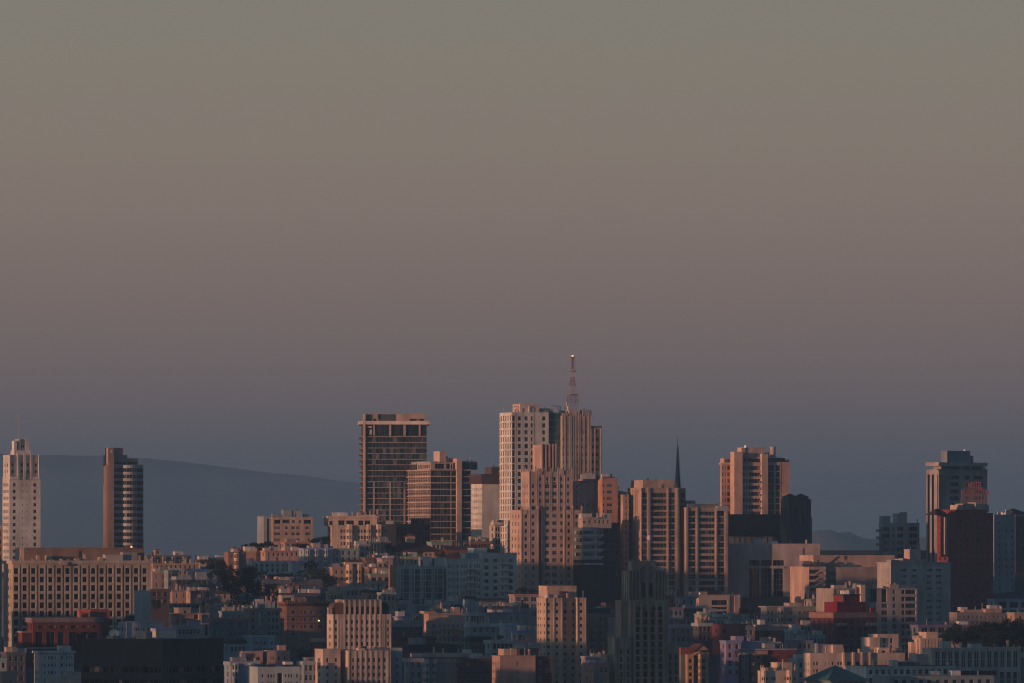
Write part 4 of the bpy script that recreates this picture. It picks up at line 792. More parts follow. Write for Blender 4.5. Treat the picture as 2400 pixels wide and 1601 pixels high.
rw = rr(1327, 16.1, 6, 8.4); b.tier(1046, 1130, 1311, F=[(cc(2.8, 1052, 1057.4, 1062.6, 1082.4, 1088, 1093, 1113.2, 1118.6, 1124), rw), (cc(3.6, 1072.5, 1103), rw)]); b.cornice(1309.5, 1312, .25)
for i in range(5): b.bx('fire_escape', 1094, 1117, 1335.5 + 16.1 * i, 1337 + 16.1 * i, -1.1, .05, c=(.12, .1, .1))
b.tier(1091, 1113, 1297, 1311, y0=3, d=6, c=(.3, .35, .36), name='roof_room'); b.done()
b = B('apartment_house', 'taller white shaded apartment house with broad windows and fire escapes', 'apartment house', 1118, 1130, 1211, 1296.5, 2721, (.54, .51, .47), d=18)
rw = rr(1314, 16.1, 7, 8.4); b.tier(1130, 1211, 1296.5, F=[([(1135.5, 1145.5), (1156.5, 1166.5), (1192.5, 1202.5)], rw), ([(1177, 1180)], rr(1314, 16.1, 7, 5.5), 'dark')]); b.cornice(1295.5, 1297.6, .25)
for i in range(6): b.bx('fire_escape', 1174, 1198, 1323 + 16.1 * i, 1324.2 + 16.1 * i, -1.1, .05, c=(.14, .12, .12))
b.tier(1111, 1142, 1285, 1311, y0=4, d=8, c=(.44, .48, .48), name='roof_room'); b.tier(1142, 1171, 1288, 1297, y0=5, d=8, c=(.06, .06, .06), name='roof_room'); b.done()

# brown cornice hotel
b = B('hotel', 'brown brick hotel with a heavy bracketed cornice and one lit lamp', 'hotel', 656, 672, 770, 1418, 2560, (.25, .155, .125), frame=(.3, .22, .19))
rw = rr(1435, 17, 6, 7); b.tier(672, 770, 1418, F=[([(684, 692), (705, 709), (713, 718), (727, 735), (746, 755)], rw)], L=[((.08, .92, 4, .3), rw)]); b.cornice(1411, 1415, 1.2, c=(.28, .12, .1)); b.cornice(1415, 1420, .6, c=(.12, .05, .045))
for i in range(17): b.bx('bracket', 673 + 5.8 * i, 675 + 5.8 * i, 1408, 1416, -1.4, -.5, c=(.3, .17, .14))
for y in (1462, 1445): b.cornice(y - .6, y + .6, .15, c=(.13, .06, .055))
b.bx('wall_lamp', 746.5, 748.8, 1453.6, 1456.4, -.7, -.25, m=emit((1, .62, .25), 3)); b.bx('lamp_arm', 747, 748.3, 1456.2, 1457, -.6, .05, m=plain((.1, .1, .1))); b.done()
HL('orange lit roof house with a white doorframe above the brown cornice hotel', 656, 662, 745, 1398, 2600, (.3, .22, .2), n=6, rows=1, roof='side', peak=8, roofc=(.17, .12, .11), cl=5)
b = B('pavilion', 'open roof pavilion with a white frame around a black opening', 'roof pavilion', 656, 660, 689, 1396, 2592, CREAM, d=4); b.tier(660, 689, 1396, F=[([(664, 685)], [(1401, 1418)], 'recess', 3)]); b.done()
HL('terrace house with a blue-grey roof and cream chimneys below the shaded garden', 615, 620, 690, 1372, 2720, (.5, .37, .3), n=5, rows=1, roof='side', peak=15, roofc=(.2, .2, .21), cl=5)
HL('low terrace house with twin brown gables beside the blue-grey roof', 688, 692, 757, 1372, 2715, (.42, .31, .26), n=4, rows=1, roof='side', peak=14, roofc=(.2, .17, .16), cl=4)
HL('tan lean-to roofed house with pipes under the twin brown gables', 640, 648, 696, 1384, 2690, (.42, .28, .22), n=4, rows=1, cl=5, corn=(.36, .2, .15))
HL('grey slate roofed house with skylights next to the pavilion', 692, 696, 775, 1392, 2655, (.22, .2, .2), n=6, rows=1, roof='side', peak=10, roofc=(.13, .13, .14), cl=4)
HL('cream house with tall slit windows and a pointed gable on the sunny slope', 393, 404, 441, 1384, 2705, (.52, .37, .3), n=2, rows=2, cl=2, ww=.6, wh=2)
HL('narrow lit house with a yellow corner and flues', 439, 447, 462, 1386, 2700, (.58, .44, .32), n=1, rows=2, cl=2)
HL('long buff house with a scribbled fire stair on its wall', 458, 463, 552, 1386, 2690, (.47, .36, .28), n=6, rows=2, cl=2, ww=.9, corn=(.1, .09, .09))
HL('brown house with white framed windows under the dark garage roof', 352, 354, 398, 1382, 2680, (.13, .09, .075), n=3, rows=2, cl=0, ww=2.2, frame=(.6, .5, .42), corn=(.2, .12, .1), step=17)
HL('slanted grey roofed house behind the long buff house', 470, 478, 540, 1374, 2740, (.3, .28, .26), n=4, rows=1, roof='side', peak=6, roofc=(.16, .15, .15), cl=4)
HL('low wide porch house with arched openings below the slit window house', 399, 404, 470, 1416, 2630, (.5, .38, .3), n=6, rows=1, st='dark', cl=0, ww=3, wh=1.4, step=9)
HL('small cream gabled house with red tiles beside the porch house', 486, 492, 520, 1412, 2640, (.54, .4, .3), n=2, rows=2, roof='gable', peak=9, roofc=(.17, .1, .08), cl=1)
HL('buff chimney house with a blue skylight roof by the dark tree', 549, 553, 602, 1404, 2650, (.4, .33, .28), n=4, rows=1, roof='side', peak=7, roofc=(.14, .16, .19), cl=2)
b = B('house', 'pinkish house with a brown open balcony and a bright orange corner', 'house', 401, 412, 488, 1440, 2540, (.46, .28, .22), d=6)
b.tier(412, 488, 1440, F=[([(416, 470)], [(1450, 1460)], 'recess', 1.2), ([(455, 466)], [(1441, 1450)], 'dark', .8)]); b.bx('corner_pier', 466, 473, 1440, 1460, -1.2, .05, c=(.62, .38, .22)); b.tier(473, 489, 1438, y0=-.4, d=9, c=(.4, .32, .27), name='wing', F=[([(481, 487)], [(1463, 1490)], 'dark')]); b.cornice(1437.5, 1441, .4, 408, 490, c=(.36, .22, .18)); b.tier(418, 447, 1425, 1440, y0=4, d=6, c=(.42, .33, .28), name='roof_room', F=[([(431, 437)], [(1431, 1438)], 'teal')]); b.pole('flagstaff', 468, 1422, 1440, .1, 2); b.done()
HL('dim cream house with two sunlit window frames above the black slab tower', 413, 416, 472, 1468, 2420, (.34, .34, .33), n=6, rows=2, cl=1, frame=(.62, .5, .38), corn=(.4, .38, .36))
HL('blue-grey row house with thin white trim under a red eave', 499, 502, 581, 1452, 2480, (.13, .18, .21), n=7, rows=3, cl=0, corn=(.3, .15, .13), frame=(.3, .36, .4), bays=((520, 535),))
HL('grey-green row house with many tall windows and a long eave', 583, 586, 657, 1428, 2500, (.26, .28, .28), n=7, rows=4, cl=3, corn=(.3, .2, .17), bays=((605, 620),), step=16)
HL('roof level house with cream boxes and a red chimney behind the blue-grey row house', 520, 525, 583, 1434, 2560, (.36, .36, .34), n=4, rows=1, cl=5)
HL('teal shingled house on the dim slope above the cream roof boxes', 505, 510, 570, 1420, 2600, (.28, .33, .35), n=5, rows=2, cl=3)
HL('grey-white box house beside the twin roof chimneys', 588, 592, 654, 1421, 2590, (.42, .44, .44), n=5, rows=1, cl=3)
b = B('row_house', 'white bracketed row house with carved cornices and tall windows', 'row house', 573, 578, 643, 1491, 2400, (.48, .53, .56)); rw = rr(1507, 17, 3, 8); b.tier(578, 643, 1491, F=[([(594, 597), (612, 615), (618, 624), (626, 628.5), (634, 640)], rw)], L=[((.1, .9, 2, .3), rw)]); b.cornice(1490, 1493, .7)
for i in range(12): b.bx('bracket', 580 + i * 5, 582 + i * 5, 1493, 1498, -.6, .05, c=(.5, .55, .58))
b.bay(597, 611, 1496, 1530, rows=rw, c=(.46, .48, .52)); b.done()
HL('small white house with three tall windows beside the bracketed row house', 535, 538, 578, 1508, 2380, (.42, .47, .5), n=4, rows=1, cl=0, roof='mansard', peak=9, roofc=(.05, .055, .06))
b = B('house', 'peach twin house with a roof box catching the sun', 'house', 563, 566, 680, 1527, 2322, (.56, .39, .31), d=7)
b.tier(567, 616, 1527, F=[([(578, 582), (584, 588), (601, 610)], [(1540, 1548)], 'win')], c=(.5, .33, .28)); b.tier(626, 680, 1526, y0=.5, F=[([(634, 637), (639, 642), (652, 656), (665, 668), (671, 674)], [(1539, 1547)])], name='wall'); b.tier(616, 626, 1530, y0=4, d=6, c=(.2, .24, .27), name='light_well'); b.tier(653, 670, 1514, 1527, y0=4, d=5, name='roof_box', c=(.5, .36, .3)); b.tier(566, 576, 1532, y0=-1, d=6, c=(.3, .3, .3), name='corner_wing'); b.done()
b = B('apartment_house', 'white apartment house with triple windows and a dark stair slot in shade', 'apartment house', 580, 604, 704, 1564, 2230, (.46, .52, .5)); rw = rr(1584.5, 18, 3, 8)
b.tier(604, 704, 1564, F=[([(613, 617.5), (627, 631.5), (634, 638), (640, 644), (668, 672), (675, 679), (681, 685), (694, 699)], rw), ([(650, 662)], [(1578, 1640)], 'dark', 2)]); b.bx('solar_panel', 606, 647, 1558, 1563, 1, 1.3, m=plain((.02, .04, .07), .2)); b.bx('solar_panel', 661, 690, 1558, 1563, 1, 1.3, m=plain((.02, .04, .07), .2)); b.clutter(610, 700, 1563, 2, y=5); b.done()
HL('blue-grey bay windowed house beside the white triple window house', 537, 541, 605, 1553, 2270, (.32, .4, .46), n=4, rows=3, cl=1, corn=(.36, .4, .42), bays=((543, 562), (580, 596)), step=17)
HL('small teal house in front of the dark conifers near the ribbed white tower', 707, 712, 745, 1552, 2300, (.32, .38, .4), n=3, rows=3, cl=1, corn=(.36, .42, .43))
HL('red brick house with a cream roof slab beside the ribbed white tower', 740, 743, 760, 1498, 2360, (.24, .06, .045), n=1, rows=2, cl=0, corn=(.5, .38, .3))

# ---------------- ribbed white tower at the bottom
b = B('office_tower', 'ribbed white stepped tower glowing orange along its sunny edge', 'tower', 766, 780, 918, 1440, 2300, (.6, .47, .37), frame=(.4, .34, .29), yaw=18)
rw = rr(1458, 17.2, 12, 9)
b.tier(780, 918, 1440, F=[(cc(5.6, 787.5, 813, 825, 837, 849, 861.5, 873.5, 885.5, 910), rw)], L=[((.2, .8, 1, .5), rw, 'pale', .15)], roof=False)
b.tier(809, 895, 1407, 1440, y0=.3, F=[([(810.5, 816.5), (822.5, 828.5), (834.5, 840.5), (846.5, 852.5), (859, 865), (871, 877), (883, 889)], [(1422, 1442.5)], 'dark', .7)], d=12, name='crown')
for x in (807.5, 819.2, 831.3, 843.2, 855.7, 867.7, 879.7, 892): b.bx('rib', x - 1.7, x + 1.7, 1405.5, 1620, -.16, .06)
for x in (782, 793, 798, 802, 898, 902, 916): b.bx('rib', x - 1, x + 1, 1440, 1620, -.14, .06)
for x0, x1, c_ in ((781, 804, (.14, .08, .065)), (895, 911, (.05, .06, .065))):
    u0, u1 = b.u(x0, 2), b.u(x1, 2); mb = MB(); n = 10; zb = b.z(1440); zt = b.z(1412); r = (u1 - u0) / 2
    P = [(u0 + r - r * math.cos(math.pi * i / n), zb + (zt - zb) * (.55 + .45 * math.sin(math.pi * i / n)) if 0 < i < n else zb + (zt - zb) * .5) for i in range(n + 1)]
    P = [(u0, zb)] + P + [(u1, zb)]
    mb.q(*[(p[0], 2, p[1]) for p in P[::1]]); mb.q(*[(p[0], 8, p[1]) for p in P[::-1]])
    for p, q in zip(P, P[1:]): mb.q((p[0], 2, p[1]), (p[0], 8, p[1]), (q[0], 8, q[1]), (q[0], 2, q[1]))
    mb.obj('vaulted_roof', wallm(c_), b.e)
b.tier(791, 806, 1408, 1440, y0=3.2, d=3, name='crown_wing'); b.bx('roof_frame', 769, 777, 1424, 1426, 1.5, 3); b.many('frame_post', [(769, 770.5), (775.5, 777)], 1425, 1440, 1.6, 2.4)
b.tier(757, 798, 1522, y0=-6, d=10, name='side_block', F=[(cc(5.6, 767.5, 787.5), rr(1547, 17.2, 6, 9))], L=[((.2, .8, 1, .5), rr(1547, 17.2, 6, 9), 'pale', .15)])
b.tier(817, 916, 1526, y0=-9, d=13, name='front_block', F=[(cc(5.4, 828, 840.5, 852.5, 865, 877, 889.5, 902), rr(1547.5, 17.2, 6, 9))])
for x in (818.5, 834.2, 846.5, 858.8, 871, 883.2, 895.7, 909): b.bx('rib', x - 1.6, x + 1.6, 1525, 1630, -9.16, -8.94)
b.tier(916, 943, 1520, y0=0, d=12, c=(.34, .37, .36), name='shaded_wing', F=[(cc(5.6, 930.5), rr(1546, 17.2, 6, 9))])  # cream tower's wing, its shade put into the grey colour
b.bx('roof_unit', 840, 856, 1520, 1526, -6, -3, c=CREAM); b.bx('roof_planter', 850, 858, 1515, 1525, -3, -1.5, c=(.04, .04, .035)); b.bx('gutter', 861, 914, 1520.6, 1523, -5.5, -5, c=(.2, .26, .28)); b.done()

# ---------------- centre bottom
b = B('apartment_block', 'cream apartment block with an arched moulding and window pairs lit orange above', 'apartment building', 993, 1005, 1101, 1438, 2620, (.56, .39, .29))
rw = rr(1467, 16.3, 6, 8); b.tier(1005, 1101, 1438, F=[([(1012, 1016), (1018, 1021), (1083.5, 1087.5), (1089, 1093)], rw), (cc(4.2, 1031.5, 1042, 1052.3, 1062.6, 1072.5), rw)]); b.cornice(1437, 1439.5, .5)
b.tier(995, 1022, 1433.5, 1438, y0=1.5, d=6, name='parapet'); b.tier(1048, 1078, 1428, 1438, y0=5, d=4, c=(.36, .37, .37), name='roof_room'); b.tier(1064, 1078, 1424, 1437, y0=4, d=3, name='stair_head'); b.bx('chimney', 1082, 1085, 1427, 1438, 4, 5)
b.bx('fire_escape', 1034, 1077, 1475, 1476, -1, .05, c=(.25, .14, .1)); b.bx('fire_escape', 1034, 1077, 1492, 1493, -1, .05, c=(.25, .14, .1)); b.done()
b = B('apartment_tower', 'tall cream apartment tower with a shaded middle recess and a wide flat roof house', 'tower', 1258, 1279, 1374, 1402, 2420, (.56, .41, .3), yaw=19)
rw = rr(1417, 16.55, 13, 7.2)
b.tier(1279, 1319, 1402, F=[(cc(6.6, 1286, 1306), rw)], L=[([(.1, .2), (.38, .5), (.78, .9)], rw, 'win', .2)]); b.tier(1319, 1353, 1402, y0=3.2, d=18, F=[(cc(6.6, 1324.5, 1344), rw)], name='recessed_wall'); b.tier(1353, 1375, 1402, d=22, F=[(cc(6.6, 1362.5), rw)], name='wall')
for x in (1280, 1299, 1317.5, 1354, 1373): b.bx('rib', x - .8, x + .8, 1401, 1620, -.2, .06)
b.tier(1282, 1351, 1374, 1402, y0=6, d=9, name='roof_house'); b.bx('awning', 1313, 1331, 1386, 1394, 4, 5.5, c=(.1, .05, .06)); b.clutter(1275, 1310, 1401, 3, y=2); b.done()
b = B('apartment_block', 'brown apartment block with stacked bay windows under a dark flat roof', 'apartment building', 1372, 1378, 1434, 1436, 2450, (.34, .2, .15), yaw=19, d=16)
rw = rr(1452, 15.8, 9, 8.5); b.tier(1378, 1434, 1436, F=[([(1393, 1398), (1412, 1416)], rw, 'dark')])
for x0, x1 in ((1383, 1400), (1405, 1419)): b.bay(x0, x1, 1446, 1620, rows=rw, p=1.2, c=(.36, .22, .17))
b.cornice(1426, 1437, .3, 1378, 1428, c=(.06, .05, .05)); b.tier(1424, 1442, 1448, y0=-1.5, d=8, c=(.56, .4, .31), name='end_pier'); b.tier(1421, 1446, 1414, 1436, y0=5, d=6, c=(.3, .12, .09), name='roof_house'); b.done()
b = B('office_tower', 'dark stepped gothic tower with two arched openings near its top', 'tower', 1458, 1474, 1560, 1339, 2280, (.33, .27, .21), yaw=18)
b.tier(1482, 1538, 1316, 1340, y0=2, d=4, name='crown', F=[(cc(3, 1503, 1509, 1525), [(1327, 1341)], 'recess', .8)])
b.tier(1474, 1560, 1339, F=[([(1504, 1513), (1522, 1531)], [(1367, 1400)], 'dark', 1.0), (cc(1.6, 1486, 1495, 1508.5, 1526.5, 1540, 1548), [(1342, 1362)], 'recess', .4)], L=[((.05, .95, 3, .35), [(1341, 1420)], 'recess', .5)], c=(.34, .28, .22))
for x in (1484, 1491, 1499, 1517, 1535): b.bx('finial', x - 1.1, x + 1.1, 1311, 1340, 2.4, 3.06)
for x in (1475, 1482.5, 1490.5, 1499.5, 1517, 1535.5, 1544, 1552, 1558.5): b.bx('rib', x - 1.1, x + 1.1, 1333, 1410, -.8, .06, c=(.32, .27, .21))
rw2 = [(1434 + 17.5 * i, 1447 + 17.5 * i) for i in range(11)]
b.tier(1478, 1566, 1408, y0=-2.5, d=10, name='shaft', F=[([(1490.5, 1500), (1508, 1517.5), (1525.5, 1535), (1544, 1553)], rw2, 'dark', .8), ([(1492, 1512), (1529, 1552)], [(1422, 1432)], 'dark', .5), (cc(1.5, 1482, 1486), [(1412, 1620)], 'recess', .4)], c=(.31, .26, .21))
for x in (1487, 1504, 1521.3, 1539.5, 1557): b.bx('rib', x - 2.2, x + 2.2, 1411, 1630, -3.2, -2.44, c=(.33, .28, .22))
b.tier(1455, 1478, 1408, y0=0, d=6, name='shoulder', F=[((1457, 1477, 4, .3), [(1412, 1620)], 'recess', .5)])
b.tier(1442, 1478, 1494, y0=-4, d=8, name='shoulder', F=[([(1453.5, 1459), (1470, 1476)], [(1522 + 17.5 * i, 1534 + 17.5 * i) for i in range(6)], 'dark', .7), (cc(1.5, 1446, 1450, 1463), [(1498, 1620)], 'recess', .5)])
b.tier(1566, 1592, 1512, y0=-1, d=10, name='shoulder', F=[([(1568, 1574), (1582, 1588)], [(1534 + 17.5 * i, 1547 + 17.5 * i) for i in range(5)], 'dark', .6)]); b.tier(1422, 1442, 1535, y0=-2, d=6, name='shoulder', F=[(cc(1.6, 1426, 1431, 1436), [(1540, 1620)], 'recess', .5)]); b.done()
b = B('flagpole', 'flagpole with a waving striped flag on the dark gothic tower', 'flag', 1509, 1509.5, 1512, 1250, 2286, (.3, .3, .3), d=.2)
mb = MB(); z0, z1 = b.z(1319), b.z(1247); mb.bar((0, 0, z0), (0, 0, z1), .09, 6, r2=.05); mb.bar((0, 0, z1), (0, 0, z1 + .2), .13, 6); mb.obj('pole', plain((.25, .23, .22), .4, .5), b.e)
fw, fh = 20 * K * 2286, 12.5 * K * 2286; V = MB(); NX, NY = 22, 26
def fp(i, j):
    s_ = i / NX; t_ = j / NY
    return (fw * s_, .55 * math.sin(s_ * 7.0) - .1 * s_, z1 - .3 - fh * t_ - fh * .75 * s_ * s_ * .8 + .3 * math.sin(s_ * 7 + .8) - .25 * s_)
for i in range(NX):
    for j in range(NY):
        st_ = j // 2; m = (2 if (i < NX * .4 and st_ < 7) else (0 if st_ % 2 == 0 else 1))
        if m == 2 and i % 3 == 1 and j % 3 == 1: m = 1
        V.q(fp(i, j), fp(i, j + 1), fp(i + 1, j + 1), fp(i + 1, j), m=m)
V.obj('flag_cloth', [plain((.4, .03, .05), .8), plain((.75, .72, .7), .8), plain((.03, .04, .13), .8)], b.e)
b = B('commercial_building', 'blank tan sidewall building with three glass block windows', 'commercial building', 1153, 1172, 1255, 1538, 2310, (.47, .31, .25))
b.tier(1172, 1255, 1538, F=[([(1210.5, 1216)], [(1551, 1561), (1571, 1581), (1590, 1600)], 'pale', .15)], L=[((.05, .95, 3, .35), rr(1556, 18, 4, 8))]); b.tier(1181, 1217, 1522, 1538, y0=7, d=6, c=(.5, .36, .26), name='roof_room'); b.clutter(1176, 1252, 1537, 5); b.done()
HL('dark red brick house with white trimmed windows beside the blank tan sidewall', 1252, 1256, 1293, 1541, 2316, (.17, .055, .05), n=2, rows=3, cl=0, ww=1.6, frame=(.5, .45, .4), step=19)
HL('brown roof house with little dormers above the blank tan sidewall', 1213, 1218, 1262, 1522, 2370, (.2, .09, .075), n=3, rows=1, cl=3)
HL('brownish pink apartment house with a pale corner at the foot of the gothic tower', 1374, 1382, 1428, 1556, 2270, (.34, .22, .2), n=4, rows=3, cl=1, frame=(.5, .36, .28), bays=((1384, 1397),))
b = B('corner_house', 'grey corner house with a white dentil cornice and stacked bay windows', 'corner house', 983, 990, 1086, 1545, 2350, (.44, .42, .4)); rw = rr(1560, 17, 4, 8)
b.tier(990, 1086, 1545, F=[([(1068, 1071), (1073, 1076)], rw), ([(1031, 1060)], [(1556, 1566), (1573, 1600)], 'recess', .4)]); b.cornice(1532, 1541, .9, 990, 1116, c=(.5, .38, .34), d=10); b.cornice(1541, 1543, .3, 990, 1110, c=(.12, .1, .11), d=10)
b.bay(990, 1008, 1544, 1620, rows=rw, c=(.52, .52, .5)); b.bay(1012, 1026, 1544, 1620, rows=rw, c=(.46, .5, .52)); b.cornice(1546, 1553, .4, 1028, 1084, c=(.5, .4, .33), d=2); b.clutter(1000, 1110, 1532, 4, y=5); b.done()
HL('dark brick house with paired white windows next to the dentil cornice', 1082, 1086, 1153, 1546, 2345, (.13, .065, .07), n=4, rows=3, cl=1, ww=1.7, frame=(.46, .42, .4), step=18)
HL('pale narrow house below the dark mansard, beside the dentil corner house', 957, 960, 990, 1545, 2330, (.34, .4, .42), n=2, rows=3, cl=0, corn=(.46, .46, .46))
HL('dark mansard house with white window frames behind the dentil corner house', 958, 963, 1070, 1524, 2410, (.1, .08, .1), n=6, rows=2, roof='mansard', peak=13, roofc=(.035, .04, .055), cl=0, frame=(.45, .48, .5))
HL('brick house with a dark toothed cornice in front of the cream moulding block', 926, 930, 1020, 1494, 2500, (.15, .08, .075), n=6, rows=2, cl=1, corn=(.13, .05, .045))
HL('dark brick house with a mauve gable behind the toothed cornice', 915, 919, 990, 1463, 2560, (.09, .055, .065), n=5, rows=2, cl=1, corn=(.3, .3, .32))
HL('grey box annexe on the toothed cornice house', 970, 973, 996, 1497, 2470, (.34, .38, .38), n=0, rows=0, cl=0)
HL('white stepped house with small windows near the ribbed white tower', 928, 932, 962, 1446, 2600, (.42, .47, .48), n=3, rows=2, cl=2)
HL('teal house row end with a roof deck behind the cream moulding block', 956, 960, 995, 1440, 2640, (.34, .4, .42), n=4, rows=2, cl=3)
HL('white-roofed house in front of the glass grid building', 926, 930, 955, 1417, 2660, (.42, .46, .47), n=2, rows=2, cl=1)
HL('teal house with roof boxes below the slim window apartment house', 978, 983, 1052, 1418, 2662, (.36, .4, .4), n=6, rows=2, cl=4)
HL('tall white sliver house with a dark roof box', 1095, 1098, 1114, 1404, 2655, (.42, .48, .5), n=0, rows=0, cl=0, roof='mansard', peak=7, roofc=(.03, .04, .05))
HL('dark glazed porch house next to the tall white sliver', 1050, 1053, 1097, 1411, 2665, (.2, .25, .27), n=5, rows=1, st='dark', cl=2, corn=(.4, .44, .45))
b = B('hall', 'tile roofed hall with three white arches on its front', 'hall', 1122, 1126, 1191, 1409, 2650, (.22, .25, .27)); b.tier(1126, 1191, 1409, F=[((1130, 1190, 3, .5), [(1424, 1436)], 'dark', .5)])
for x in (1140, 1160, 1180):
    mb = MB(); r = 6 * K * 2680; u, z = b.u(x), b.z(1424)
    for i in range(8):
        a0, a1 = math.pi * i / 8, math.pi * (i + 1) / 8; mb.bar((u + r * math.cos(a0), -.2, z + r * math.sin(a0)), (u + r * math.cos(a1), -.2, z + r * math.sin(a1)), .22, 4)
    mb.obj('arch_moulding', wallm((.5, .54, .55)), b.e)
b.gable(1126, 1191, 1402, 1409, c=(.045, .045, .05), along='x', d=10); b.done()
HL('cream house with two wide windows under the dark treetops', 1202, 1206, 1262, 1394, 2640, (.38, .33, .31), n=3, rows=3, cl=0, ww=2.6, wh=1.7, step=17)
HL('little pink gabled house with a parapet catching the sun', 1201, 1205, 1228, 1427, 2600, (.5, .32, .27), n=2, rows=1, roof='gable', peak=8, roofc=(.3, .17, .14), cl=2)
HL('white house with six tall windows beside the cream moulding block', 1098, 1102, 1145, 1438, 2600, (.46, .52, .5), n=6, rows=1, cl=0, ww=.9, wh=2.2, corn=(.48, .52, .5))
HL('plain grey plastered house with scattered small windows', 1140, 1146, 1238, 1437, 2590, (.27, .3, .31), n=6, rows=3, cl=1, ww=.8)
HL('long teal house under a white eave line', 1098, 1102, 1182, 1464, 2540, (.3, .36, .38), n=5, rows=2, cl=1, corn=(.48, .52, .52))
HL('white cubic house with a shrub on its terrace', 1180, 1184, 1213, 1463, 2520, (.42, .48, .49), n=0, rows=0, cl=0)
HL('pale flat house row beside the tall cream apartment tower', 1209, 1213, 1258, 1480, 2505, (.38, .44, .45), n=3, rows=2, cl=3)
HL('black mansard house with small dormers', 1098, 1102, 1152, 1503, 2450, (.12, .14, .15), n=5, rows=2, roof='mansard', peak=11, roofc=(.025, .03, .045), cl=0)
HL('white arcaded house with a scalloped eave', 1148, 1152, 1214, 1502, 2440, (.4, .46, .46), n=6, rows=2, st='dark', cl=1, ww=1.4, corn=(.42, .48, .48))
HL('dim house with a balcony rail below the scalloped eave', 1209, 1213, 1258, 1503, 2430, (.3, .35, .37), n=4, rows=1, cl=2)

# ---------------- right lower slope
b = B('office_building', 'cream modern block with wide dark window bands on a sunny upper edge', 'office building', 1630, 1638, 1735, 1395, 2820, (.54, .41, .32), d=4)
b.tier(1638, 1735, 1395, F=[([(1668, 1705)], [(1407, 1418), (1423, 1428.5), (1433, 1442.5), (1448, 1458)], 'darkband', .7), ([(1710, 1722)], [(1396, 1470)], 'recess', .8)]); b.bx('roof_canopy', 1658, 1690, 1384, 1395, 1.5, 6, c=(.03, .03, .035)); b.tier(1640, 1658, 1388, 1395, y0=1, d=5, name='roof_room'); b.bx('roof_light', 1639, 1641, 1390, 1392, .5, .8, m=emit((1, .8, .5), .7)); b.pole('antenna', 1716, 1388, 1396, .1, 3); b.done()
HL('red-brown low house at the foot of the striped tan tower', 1556, 1560, 1592, 1398, 2750, (.26, .11, .09), n=3, rows=2, cl=2)
HL('grey-teal box house beside the red-brown low house', 1590, 1594, 1632, 1400, 2745, (.3, .34, .35), n=2, rows=2, cl=2)
HL('pinkish house with a plain parapet below the wide window bands', 1598, 1602, 1656, 1428, 2690, (.42, .32, .28), n=3, rows=2, cl=1, corn=(.12, .1, .11))
HL('louvred teal house behind the gothic tower', 1564, 1568, 1602, 1425, 2680, (.22, .27, .3), n=3, rows=2, cl=1, st='teal')
HL('long low house with white roof edges in the dim hollow', 1566, 1570, 1668, 1466, 2560, (.27, .3, .31), n=8, rows=2, cl=3, corn=(.36, .4, .4))
HL('dim house with three white flues by the dark red block', 1634, 1638, 1668, 1462, 2550, (.1, .09, .1), n=3, rows=2, cl=4, corn=(.4, .44, .44))
b = B('brick_building', 'plain dark red block with hardly any windows', 'brick building', 1664, 1668, 1731, 1464, 2530, (.2, .07, .07), yaw=-14, d=12); b.tier(1668, 1731, 1464, F=[([(1677, 1681), (1696, 1700)], [(1475, 1483)], 'dark')]); b.done()
b = B('apartment_house', 'orange red brick apartment house under a broad cream frieze', 'apartment house', 1765, 1771, 1853, 1465, 2560, (.33, .11, .075), frame=(.55, .42, .34)); b.tier(1771, 1853, 1479, F=[([(1779, 1783), (1785, 1789), (1800, 1804), (1806, 1810), (1822, 1826), (1828, 1831), (1839, 1843), (1846, 1850)], rr(1484, 16.5, 4, 8))]); b.tier(1771, 1853, 1465, 1479, c=(.52, .38, .29), name='frieze'); b.bx('fire_escape', 1789, 1801, 1493, 1494.5, -1, .05, c=(.3, .2, .16)); b.clutter(1775, 1850, 1464, 2); b.done()
b = B('apartment_house', 'grey row house with a cream corner cornice below the plain auditorium', 'apartment house', 1783, 1797, 1906, 1422, 2650, (.36, .34, .31)); rw = rr(1437, 16, 4, 8); b.tier(1797, 1906, 1422, F=[([(1799, 1804), (1808, 1813), (1848, 1858), (1872, 1878), (1884, 1900)], rw)], L=[((.1, .9, 2, .4), rw)]); b.cornice(1420.5, 1424, .7); b.tier(1850, 1880, 1414, 1422, y0=3, d=6, c=(.42, .33, .29), name='roof_room'); b.bay(1822, 1840, 1424, 1490, rows=rw); b.done()
HL('low white house with a lone flue in front of the dark conifer', 1710, 1714, 1796, 1453, 2610, (.38, .42, .43), n=6, rows=1, cl=4)
HL('lilac house with a stepped tower and a white side bay', 1688, 1702, 1737, 1503, 2440, LILAC, n=2, rows=4, cl=0, ww=1.4, step=20, bays=())
b = B('house', 'lilac house with a tall stepped tower block', 'house', 1720, 1724, 1790, 1504, 2446, LILAC, d=10); b.tier(1724, 1790, 1504, F=[([(1728, 1732)], [(1530, 1538)])]); b.tier(1724, 1743, 1492, 1504, y0=1, d=5, name='stair_tower'); b.tier(1752, 1760, 1495, 1504, y0=1, d=3, name='chimney'); b.done()
b = B('apartment_house', 'red brick house with an ornate cream corner cornice and bay', 'apartment house', 1731, 1736, 1866, 1523, 2355, (.21, .06, .055), frame=(.5, .4, .34)); rw = rr(1540, 17, 4, 8.5); b.tier(1736, 1866, 1523, F=[([(1800, 1804), (1805, 1808), (1822, 1826), (1827, 1830), (1848, 1852), (1854, 1857)], rw)]); b.cornice(1521, 1523.5, .3, c=(.45, .42, .42)); b.cornice(1525, 1534, .6, 1737, 1794, c=(.5, .34, .26), d=4); b.bay(1760, 1790, 1535, 1620, rows=rw, c=(.3, .13, .1)); b.bay(1738, 1756, 1528, 1620, rows=rw, c=(.2, .22, .25)); b.clutter(1795, 1860, 1522, 2); b.done()
